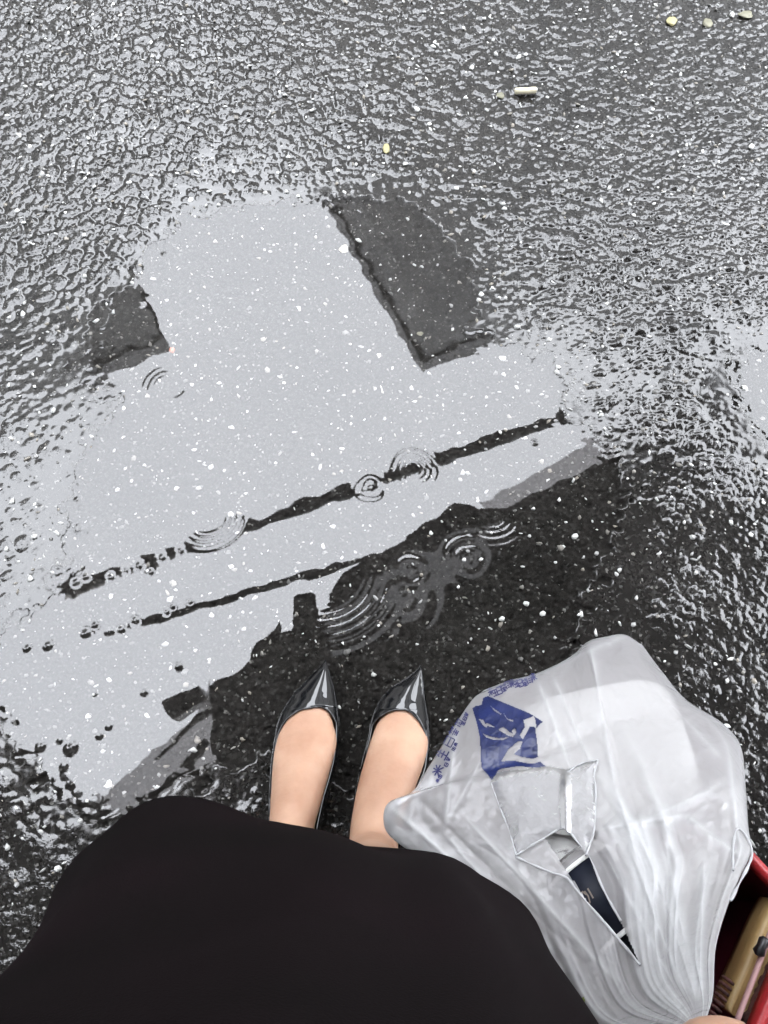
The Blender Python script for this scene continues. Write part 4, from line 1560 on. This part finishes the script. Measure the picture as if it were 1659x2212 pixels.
# the printed characters are squeezed into the turning edge of the bag; strokes follow what can still be made out
GLY = [
    [(0, .5, 1, .5), (.5, 0, .5, 1), (.15, .1, .4, .4), (.85, .1, .6, .4), (.45, .55, .05, .95), (.55, .55, .95, .95)],
    [(.2, 0, .1, .4), (.1, .25, .9, .25), (.1, .6, .85, .6), (0, 1, 1, 1), (.5, 0, .5, 1)],
    [(.1, .05, .9, .05), (.1, .05, .1, .95), (.9, .05, .9, .95), (.1, .5, .9, .5), (.1, .95, .9, .95)],
    [(0, .2, 1, .2), (.25, 0, .25, .4), (.75, 0, .75, .4), (.1, .55, .9, .55), (.5, .4, .5, 1), (.2, .95, .8, .95), (.2, .75, .8, .75)],
    [(.15, 0, .15, 1), (.15, .1, .95, .1), (.95, .1, .9, 1), (.35, .35, .75, .35), (.35, .6, .75, .6), (.35, .85, .75, .85)]]
segs = []
rg = random.Random(4)


def glyph(k, u, v, w_, h_, rot, wd):
    c, s_ = math.cos(rot), math.sin(rot)
    for (a, b, x, y) in GLY[k % 5]:
        p = [((q[0] - .5) * w_, (q[1] - .5) * h_) for q in ((a, b), (x, y))]
        segs.append((u + p[0][0] * c - p[0][1] * s_, v + p[0][0] * s_ + p[0][1] * c, u + p[1][0] * c - p[1][1] * s_, v + p[1][0] * s_ + p[1][1] * c, wd))


rot = math.radians(-62)
for k, (u, v, w_, h_) in enumerate(((942, 1664, 26, 20), (952, 1628, 22, 22), (967, 1602, 24, 20), (977, 1580, 20, 20), (988, 1562, 16, 14))):
    glyph(k, u + 3, v, w_, h_, rot, 3.0 if k < 2 else 2.4)
for k, (u, v) in enumerate(((964, 1652), (968, 1640), (980, 1618), (984, 1608), (1000, 1562), (1004, 1552), (1007, 1543), (951, 1678), (945, 1686))):
    glyph(k + 2, u, v, 9, 8, rot, 1.9)
strokes('side_lettering', segs, MAT_INK)
segs = []
rot = math.radians(-22)
for k in range(11):
    t = k / 10
    glyph(k, 1060 + 92 * t, 1494 - 30 * t + 4 * math.sin(k), 13, 17, rot, 2.3)
strokes('band_lettering', segs, MAT_INK)
decal('green_mark', [[(1244, 2150), (1252, 2160), (1262, 2152), (1266, 2178), (1250, 2176)]], [], 1.5, MAT_GREEN, parent=bag)


# doubled edges of the torn opening and of the handle loop on the right
def rim(pts, rad, lifts=0.0035, closed=False):
    d = catmull([tuple(map(float, p)) for p in pts], 40)
    W_ = on_film([tuple(p) for p in d], lifts)
    rr = [rad * (0.85 + 0.9 * noise.noise(Vector((i * .35, rad * 900, 0)))) for i in range(40)]
    V_, F_ = tube_mesh([Vector(p) for p in W_], rr, 8)
    link('handle_edge', mesh_np('handle_edge', [tuple(p) for p in V_], F_), MAT_RIM, bag)


rim([(1114, 1851), (1150, 1868), (1190, 1884), (1224, 1896), (1245, 1922), (1272, 1954), (1330, 2021), (1382, 2084)], .0010)
rim([(1114, 1848), (1145, 1828), (1176, 1810), (1217, 1789), (1250, 1822), (1277, 1858), (1303, 1920), (1341, 1989)], .0008)
rim([(1578, 1945), (1600, 1902), (1620, 1862), (1624, 1838), (1612, 1806), (1594, 1790), (1586, 1812), (1583, 1850), (1584, 1880)], .0011, .002)

# the slack top of the bag, folded over the front
FL_P = [(1060, 1688), (1075, 1668), (1130, 1662), (1182, 1655), (1225, 1662), (1258, 1648), (1292, 1642), (1284, 1672), (1287, 1720), (1284, 1790), (1266, 1848), (1240, 1806), (1217, 1788), (1176, 1808), (1116, 1847), (1098, 1790), (1080, 1745)]
us, vs = np.arange(1050, 1300, 2.0), np.arange(1636, 1856, 2.0)
U_, V_ = np.meshgrid(us, vs)
f = grid_faces(len(vs), len(us))
c = np.stack([U_.ravel(), V_.ravel()], -1)[f].mean(1)
f = f[in_poly(c[:, 0], c[:, 1], FL_P)]
used = np.unique(f)
rm = np.full(U_.size, -1)
rm[used] = np.arange(len(used))
uu, vv = U_.ravel()[used], V_.ravel()[used]
sd_ = poly_sdf(uu, vv, FL_P)
wr_ = np.array([(1 - abs(noise.noise(Vector((a * .03, b * .03, 5)))) * 2.4) + .6 * (1 - abs(noise.noise(Vector((a * .075, b * .075, 9)))) * 2.4) for a, b in zip(uu, vv)])
lift = 0.003 + 0.006 * (1 - np.exp(-np.clip(sd_, 0, None) / 18)) + 0.0005 * wr_ + 0.006 * np.exp(-((uu - 1222) / 9.0) ** 2) * np.clip((vv - 1660) / 40, 0, 1)
link('folded_flap', mesh_np('folded_flap', unproject(uu, vv, front_depth(uu, vv, True) - lift), rm[f]), MAT_FLAP, bag)
for P_, rd_ in (([(1060, 1690), (1080, 1745), (1098, 1790), (1115, 1848)], .0012), ([(1292, 1642), (1284, 1672), (1287, 1720), (1284, 1790), (1266, 1848)], .0016), ([(1225, 1668), (1258, 1648), (1292, 1642)], .0014)):
    rim(P_, rd_ * .5, 0.0052)

# ------------------------------------------------------------------ what is in the bag
def oriented(parent_o, loc, zdir, xdir):
    z_ = zdir.normalized()
    x_ = (xdir - z_ * xdir.dot(z_)).normalized()
    parent_o.matrix_world = Matrix.Translation(loc) @ Matrix((x_, z_.cross(x_), z_)).transposed().to_4x4()
    bpy.context.view_layer.update()


def rounded_tray(w_, d_, h_, r0, r1, flare, thick):
    """open tray; the rim is wider than the base"""
    V_, F_ = [], []
    seg = 32
    prof_ = [(0.0, 0.0), (flare * 0.86, 0.0), (flare * 0.9, 0.004), (1.0, h_), (1.05, h_), (1.05, h_ + thick), (0.97, h_ + thick), (flare * .87, 0.006), (0.0, 0.004)]
    for s_, z_ in prof_:
        for k in range(seg):
            a = 2 * math.pi * k / seg
            ca, sa = math.cos(a), math.sin(a)
            V_.append((math.copysign(abs(ca) ** .45, ca) * w_ / 2 * max(s_, 1e-4), math.copysign(abs(sa) ** .45, sa) * d_ / 2 * max(s_, 1e-4), z_))
    for i in range(len(prof_) - 1):
        for k in range(seg): F_.append([i * seg + k, i * seg + (k + 1) % seg, (i + 1) * seg + (k + 1) % seg, (i + 1) * seg + k])
    return V_, F_


view_n = (Vector((0, 0, CAM_H)) - atd(1320, 1630, .7)).normalized()
box = empty('food_container', (0, 0, 0), 'white lidded food container showing faintly through the front of the plastic bag', 'food container')
oriented(box, atd(1300, 1640, .725), view_n.lerp(Vector((0.1, 0.25, 1)), .25), Vector((1, .18, 0)))


def child_local(nm, VF, mat, parent, smooth=True):
    me = mesh_np(nm, [tuple(p) for p in VF[0]], VF[1], smooth)
    me.materials.append(mat)
    o = bpy.data.objects.new(nm, me)
    COL.objects.link(o)
    o.parent = parent
    return o


child_local('tray', rounded_tray(.140, .112, .034, .02, .02, .9, .002), MAT_WHITE, box)
child_local('lid', sections([(Vector((0, 0, z_)), Vector((.0715 * q, 0, 0)), Vector((0, .058 * q, 0))) for z_, q in ((.0365, 1.04), (.040, 1.04), (.0405, .96), (.043, .93), (.0432, .6), (.0433, .01))], 32, .45), MAT_WHITE, box)

MAT_NAVY = simple_mat('navy_paper', (0.006, 0.008, 0.016), 0.6, spec=0.25, noise_amt=0.3)
MAT_MARK = simple_mat('beige_print', (0.16, 0.13, 0.11), 0.6)
pa, pb = atd(1250, 1880, .586), atd(1352, 2018, .556)
cup = empty('paper_cup', (0, 0, 0), 'navy paper cup with white rolled rims, seen in the slit of the plastic bag', 'cup')
oriented(cup, pb, pa - pb, Vector((0, 0, 1)))
ln = (pa - pb).length
nn = 40


def lathe(prof_, seg=40):
    V_, F_ = [], []
    for r, z_ in prof_:
        for k in range(seg):
            a = 2 * math.pi * k / seg
            V_.append((r * math.cos(a), r * math.sin(a), z_))
    for i in range(len(prof_) - 1):
        for k in range(seg): F_.append([i * seg + k, i * seg + (k + 1) % seg, (i + 1) * seg + (k + 1) % seg, (i + 1) * seg + k])
    return V_, F_


child_local('cup_wall', lathe([(.0001, .001), (.021, .001), (.022, 0), (.028, ln), (.0272, ln), (.021, .003), (.0001, .003)]), MAT_NAVY, cup)
ring = lathe([(.0268, ln - .001), (.0292, ln - .0012), (.0298, ln + .0004), (.0292, ln + .002), (.0268, ln + .0018), (.0268, ln - .001)])
child_local('rim', ring, MAT_WHITE, cup)
child_local('base_rim', lathe([(.0212, -.0012), (.0232, -.0012), (.0235, .0008), (.0228, .002), (.0212, .0018), (.0212, -.0012)]), MAT_WHITE, cup)
child_local('cup_lid', lathe([(.0001, ln + .010), (.023, ln + .010), (.0245, ln + .008), (.0268, ln + .004), (.0272, ln + .0018), (.0267, ln + .0016), (.0001, ln + .008)]), MAT_BAG, cup)
# small pale emblem on the cup: a U-shaped stroke and a tick
mv, mf = [], []
inv = cup.matrix_world.inverted()
for (a, b, c, d) in ((-.004, .004, -.0045, -.002), (-.0045, -.002, -.001, -.005), (-.001, -.005, .001, -.001), (.001, -.001, .001, .003), (.004, .003, .003, -.004), (-.0005, .004, .0005, .0005)):
    o0 = len(mv)
    for (x, y) in ((a, b), (c, d)):
        for s_ in (-.0006, .0006):
            r_ = .026
            camd = inv @ Vector((0, 0, CAM_H))
            a0 = math.atan2(camd.y, camd.x) - 0.25 + (x + s_) / r_
            zl = ln * .62 + y
            r_ = .022 + .006 * zl / ln + .0004
            mv.append((r_ * math.cos(a0), r_ * math.sin(a0), zl))
    mf.append([o0, o0 + 1, o0 + 3, o0 + 2])
child_local('emblem', (mv, mf), MAT_MARK, cup, False)

# ------------------------------------------------------------------ red handbag behind the plastic bag
MAT_RED = simple_mat('red_leather', (0.25, 0.013, 0.016), 0.4, spec=0.4, noise_amt=0.15, noise_scale=30, bump=.0004, bump_scale=500)
MAT_MAROON = simple_mat('maroon_satin', (0.085, 0.008, 0.022), 0.35, spec=0.5, noise_amt=0.3, noise_scale=14)
MAT_BROWN = simple_mat('brown_fur', (0.05, 0.014, 0.011), 0.9, noise_amt=0.5, noise_scale=90, bump=.002, bump_scale=300)
MAT_TAN = simple_mat('gold_tan_leather', (0.30, 0.205, 0.085), 0.42, spec=0.4, noise_amt=0.1, bump=.0003, bump_scale=400)
MAT_PINK = simple_mat('pink_grey_cloth', (0.32, 0.19, 0.185), 0.7)
MAT_ZIP = simple_mat('black_zip', (0.02, 0.02, 0.022), 0.35, metallic=0.4)
HZ = 0.37
hb = empty('handbag', at(1600, 2080, HZ - .12), 'open red handbag with a maroon lining, half hidden by the plastic bag', 'handbag')
rimq = [at(1583, 1806, HZ), at(1740, 1975, HZ), at(1600, 2330, HZ + .02), at(1390, 2270, HZ + .02)]


def rounded_quad(q, n=10, r=0.22):
    res = []
    for i in range(4):
        p0, p1, p2 = q[i - 1], q[i], q[(i + 1) % 4]
        a, b = p1.lerp(p0, r * .5), p1.lerp(p2, r * .5)
        for k in range(n):
            t = k / (n - 1)
            res.append(a.lerp(p1, t).lerp(p1.lerp(b, t), t))
    return res


rq = rounded_quad(rimq, 10, .16)
cen = sum(rq, Vector()) / len(rq)


def off(pts, d, dz=0.0, sc=1.0):
    res = []
    n = len(pts)
    for i in range(n):
        t = (pts[(i + 1) % n] - pts[i - 1])
        o = Vector((t.y, -t.x, 0))
        o.normalize()
        if o.dot(pts[i] - cen) < 0: o = -o
        p = cen + (pts[i] - cen) * sc
        res.append(p + o * d + Vector((0, 0, dz)))
    return res


def skin_rings(rs, cap_last=True):
    n = len(rs[0])
    V_ = [p for r_ in rs for p in r_]
    F_ = []
    for i in range(len(rs) - 1):
        for k in range(n): F_.append([i * n + k, i * n + (k + 1) % n, (i + 1) * n + (k + 1) % n, (i + 1) * n + k])
    if cap_last: F_.append([(len(rs) - 1) * n + k for k in range(n)])
    return [tuple(p) for p in V_], F_


link('shell', mesh_np('shell', *skin_rings([off(rq, 0, 0), off(rq, .003, -.004), off(rq, .006, -.05, 1.02), off(rq, .006, -.11, 1.02), off(rq, 0, -.165, .98), off(rq, -.01, -.178, .9)])), MAT_RED, hb)
link('lining', mesh_np('lining', *skin_rings([off(rq, -.0012, -.001), off(rq, -.003, -.03), off(rq, -.001, -.08, 1.0), off(rq, -.008, -.15, .95), off(rq, -.015, -.165, .88)])), MAT_MAROON, hb)
flange = skin_rings([off(rq, .0015, -.003), off(rq, .003, .0016), off(rq, -.002, .0022), off(rq, -.0045, .001), off(rq, -.0045, -.012), off(rq, -.0035, -.013)], False)
link('rim_band', mesh_np('rim_band', *flange), MAT_RED, hb)
# furry outer trim along the near long side
tr_ = [at(1735, 1990, HZ - .012), at(1690, 2080, HZ - .012), at(1645, 2170, HZ - .01), at(1608, 2260, HZ - .005), at(1590, 2330, HZ)]
P_ = catmull([tuple(p) for p in tr_], 40)
VV, FF = tube_mesh(P_, [.011 + .002 * noise.noise(Vector((i * .9, 0, 0))) for i in range(40)], 12)
VV = [v + Vector((noise.noise(v * 420), noise.noise(v * 420 + Vector((9, 0, 0))), noise.noise(v * 420 + Vector((0, 9, 0))))) * .0028 for v in VV]
link('trim', mesh_np('trim', [tuple(v) for v in VV], FF), MAT_BROWN, hb)
# zip tape with teeth and slider inside the near rim
z0, z1 = at(1676, 1985, HZ - .004), at(1588, 2215, HZ + .008)
VV, FF = tube_mesh([z0.lerp(z1, k / 10) for k in range(11)], [.0022] * 11, 8)
zt = link('zip_tape', mesh_np('zip_tape', [tuple(v) for v in VV], FF), MAT_PINK, hb)
sl0, sl1 = at(1654, 2025, HZ + .006), at(1636, 2064, HZ + .006)
VV, FF = tube_mesh([sl0, sl0.lerp(sl1, .15), sl0.lerp(sl1, .5), sl0.lerp(sl1, .85), sl1], [.002, .0042, .0034, .0046, .002], 10)
link('zip_slider', mesh_np('zip_slider', [tuple(v) for v in VV], FF), MAT_ZIP, hb)
# straps up to the forearm, outside the view
for a_, b_ in ((at(1740, 2020, HZ), Vector((.36, -.10, .66))), (at(1590, 2330, HZ), Vector((.31, -.20, .66)))):
    P_ = catmull([tuple(a_ + Vector((0, 0, -.03))), tuple(a_.lerp(b_, .4)), tuple(b_), tuple(Vector((.222, -.235, .875)))], 24)
    VV, FF = tube_mesh([Vector(p) for p in P_], [.004] * 24, 10)
    link('strap', mesh_np('strap', [tuple(v) for v in VV], FF), MAT_RED, hb)

# gold-tan wallet standing in the handbag
wa, wb = at(1668, 1945, HZ - .014), at(1572, 2160, HZ - .004)
wl = empty('wallet', wa.lerp(wb, .5), 'gold tan leather wallet standing upright in the open red handbag', 'wallet')
dirw = (wb - wa)
perp = Vector((dirw.y, -dirw.x, 0)).normalized()
if perp.x < 0: perp = -perp
sec_w = []
for z_, th in ((-.03, .0075), (-.02, .0086), (-.010, .009), (-.004, .0088), (-.001, .0075), (0, .004)):
    mid_ = wa.lerp(wb, .52) + perp * .0085 + Vector((0, 0, z_))
    sec_w.append((mid_, dirw * .56, perp * th))
VV, FF = sections(sec_w, 32, .35)
link('leather_body', mesh_np('leather_body', [tuple(v) for v in VV], FF), MAT_TAN, wl)
sec_w = [(c + perp * .0098, a * .985, b.normalized() * .0009 + Vector((0, 0, .0))) for c, a, b in sec_w]
VV, FF = sections(sec_w, 32, .35)
link('edge_strip', mesh_np('edge_strip', [tuple(v) for v in VV], FF), MAT_MAROON, wl)
sp = [wb + perp * (-.004 + .0) + dirw.normalized() * (-.004 + .0042 * k) + Vector((0, 0, .002)) for k in range(9)]
for k in range(9):
    p = wb - perp * .006 + dirw.normalized() * (-.012 + .0045 * k)
    VV, FF = tube_mesh([p - perp * .005, p + Vector((0, 0, .0022)), p + perp * .005], [.0013, .0016, .0013], 6)
    link('stitch', mesh_np('stitch', [tuple(v) for v in VV], FF), MAT_BROWN, wl)

# ------------------------------------------------------------------ litter on the road
MAT_CREAM = simple_mat('cream_paper', (0.46, 0.42, 0.31), 0.6, noise_amt=0.1)
MAT_YELLOW = simple_mat('yellow_leaf', (0.24, 0.215, 0.105), 0.55, noise_amt=0.15, noise_scale=80)
MAT_OLIVE = simple_mat('pale_olive_leaf', (0.13, 0.125, 0.085), 0.55, noise_amt=0.2, noise_scale=80)
MAT_RUST = simple_mat('rust_bead', (0.30, 0.09, 0.045), 0.35, coat=.6)
MAT_QUARTZ = simple_mat('white_quartz', (0.45, 0.45, 0.43), 0.35, coat=.8, noise_amt=.15, noise_scale=200)
a, b = at(1112, 198, .008), at(1158, 196, .008)
stub = empty('paper_stub', a.lerp(b, .5), 'small cream rolled paper stub lying on the wet road near the top', 'litter')
d = (b - a)
pts = [a + d * t + UP * .0006 * math.sin(t * 9) for t in (0, .04, .3, .6, .8, .96, 1)]
z_fix = max(ground_z(p.x, p.y) for p in pts) + .0055 - .008
pts = [p + UP * z_fix for p in pts]
VV, FF = tube_mesh(pts, [.0045, .0056, .0056, .0056, .0057, .0056, .0044], 14)
link('paper_wrap', mesh_np('paper_wrap', [tuple(v) for v in VV], FF), MAT_CREAM, stub)
e = pts[-1] + d.normalized() * .0004
VV, FF = tube_mesh([e, e + d.normalized() * .0012], [.0046, .004], 14)
link('filter_end', mesh_np('filter_end', [tuple(v) for v in VV], FF), MAT_QUARTZ, stub)


def scrap(name, label, cat, u, v, lu, lv, mat, seed, h=.0035, group=None):
    """a small curled leaf or pebble with an uneven outline lying on the road"""
    g = random.Random(seed)
    c = at(u, v, 0)
    du, dv = (at(u + lu, v, 0) - c).length * .78, (at(u, v - lv, 0) - c).length * .78
    gz = max(ground_z(c.x + s_ * du * .5, c.y + t_ * dv * .5) for s_ in (-1, 0, 1) for t_ in (-1, 0, 1))
    bm = bmesh.new()
    bmesh.ops.create_icosphere(bm, subdivisions=3, radius=1)
    off_ = Vector((seed * 3.7, seed * 1.9, 0))
    for vv_ in bm.verts:
        n = vv_.co.copy()
        k = 1 + 0.35 * noise.noise(n * 1.4 + off_) + 0.12 * noise.noise(n * 4 + off_)
        vv_.co = Vector((n.x * du * k, n.y * dv * k, n.z * h * k + h * .6 * n.x * n.y))
    for f_ in bm.faces: f_.smooth = True
    me = bpy.data.meshes.new(name)
    bm.to_mesh(me)
    bm.free()
    o = link(name, me, mat)
    o.location = (c.x, c.y, gz + h * .35)
    return tag(o, label, cat, group)


scrap('leaf_scrap', 'yellow leaf scrap lying just above the top edge of the puddle', 'leaf', 834, 323, 9, 14, MAT_YELLOW, 2, .0025)
scrap('leaf_scrap', 'larger pale yellow leaf scrap at the top right of the road', 'leaf', 1449, 50, 14, 12, MAT_YELLOW, 3, .003)
scrap('leaf_scrap', 'dull olive leaf scrap right of the larger yellow one', 'leaf', 1527, 54, 13, 12, MAT_OLIVE, 4, .003)
scrap('leaf_scrap', 'broad pale olive leaf scrap nearest the top right corner', 'leaf', 1608, 36, 20, 10, MAT_OLIVE, 5, .003)
scrap('leaf_scrap', 'thin straw coloured scrap just left of the cream paper stub', 'leaf', 1080, 210, 11, 7, MAT_OLIVE, 6, .0025)
scrap('leaf_scrap', 'olive leaf scrap under clear water at the right rim of the sky reflection', 'leaf', 908, 716, 8, 6, MAT_OLIVE, 7, .002)
scrap('bead', 'small rust coloured bead at the tip of the dark notch on the left', 'bead', 369, 751, 8, 8, MAT_RUST, 8, .004)
for k, (u, v, r_, lab) in enumerate(((1580, 35, 7, 'white quartz pebble beside the pale scrap in the top right corner'), (1018, 150, 6, 'white quartz pebble above and left of the cream paper stub'), (1243, 1157, 9, 'bright white pebble right of the drop rings in dark water'),
                                     (127, 2006 - 130, 10, 'round white pebble at the bottom left beside the skirt'), (194, 1858, 11, 'largest white pebble left of the skirt hem'), (1138, 1302, 8, 'white pebble in dark water above the plastic bag'),
                                     (1085, 1335, 8, 'white pebble in dark water between right shoe and plastic bag'), (742, 531, 12, 'round buff pebble under the bright water near its right rim'))):
    scrap('pebble', lab, 'pebble', u, v, r_, r_ * .85, MAT_QUARTZ if k != 7 else MAT_CREAM, 20 + k, .0032, 'white pebbles in the road')
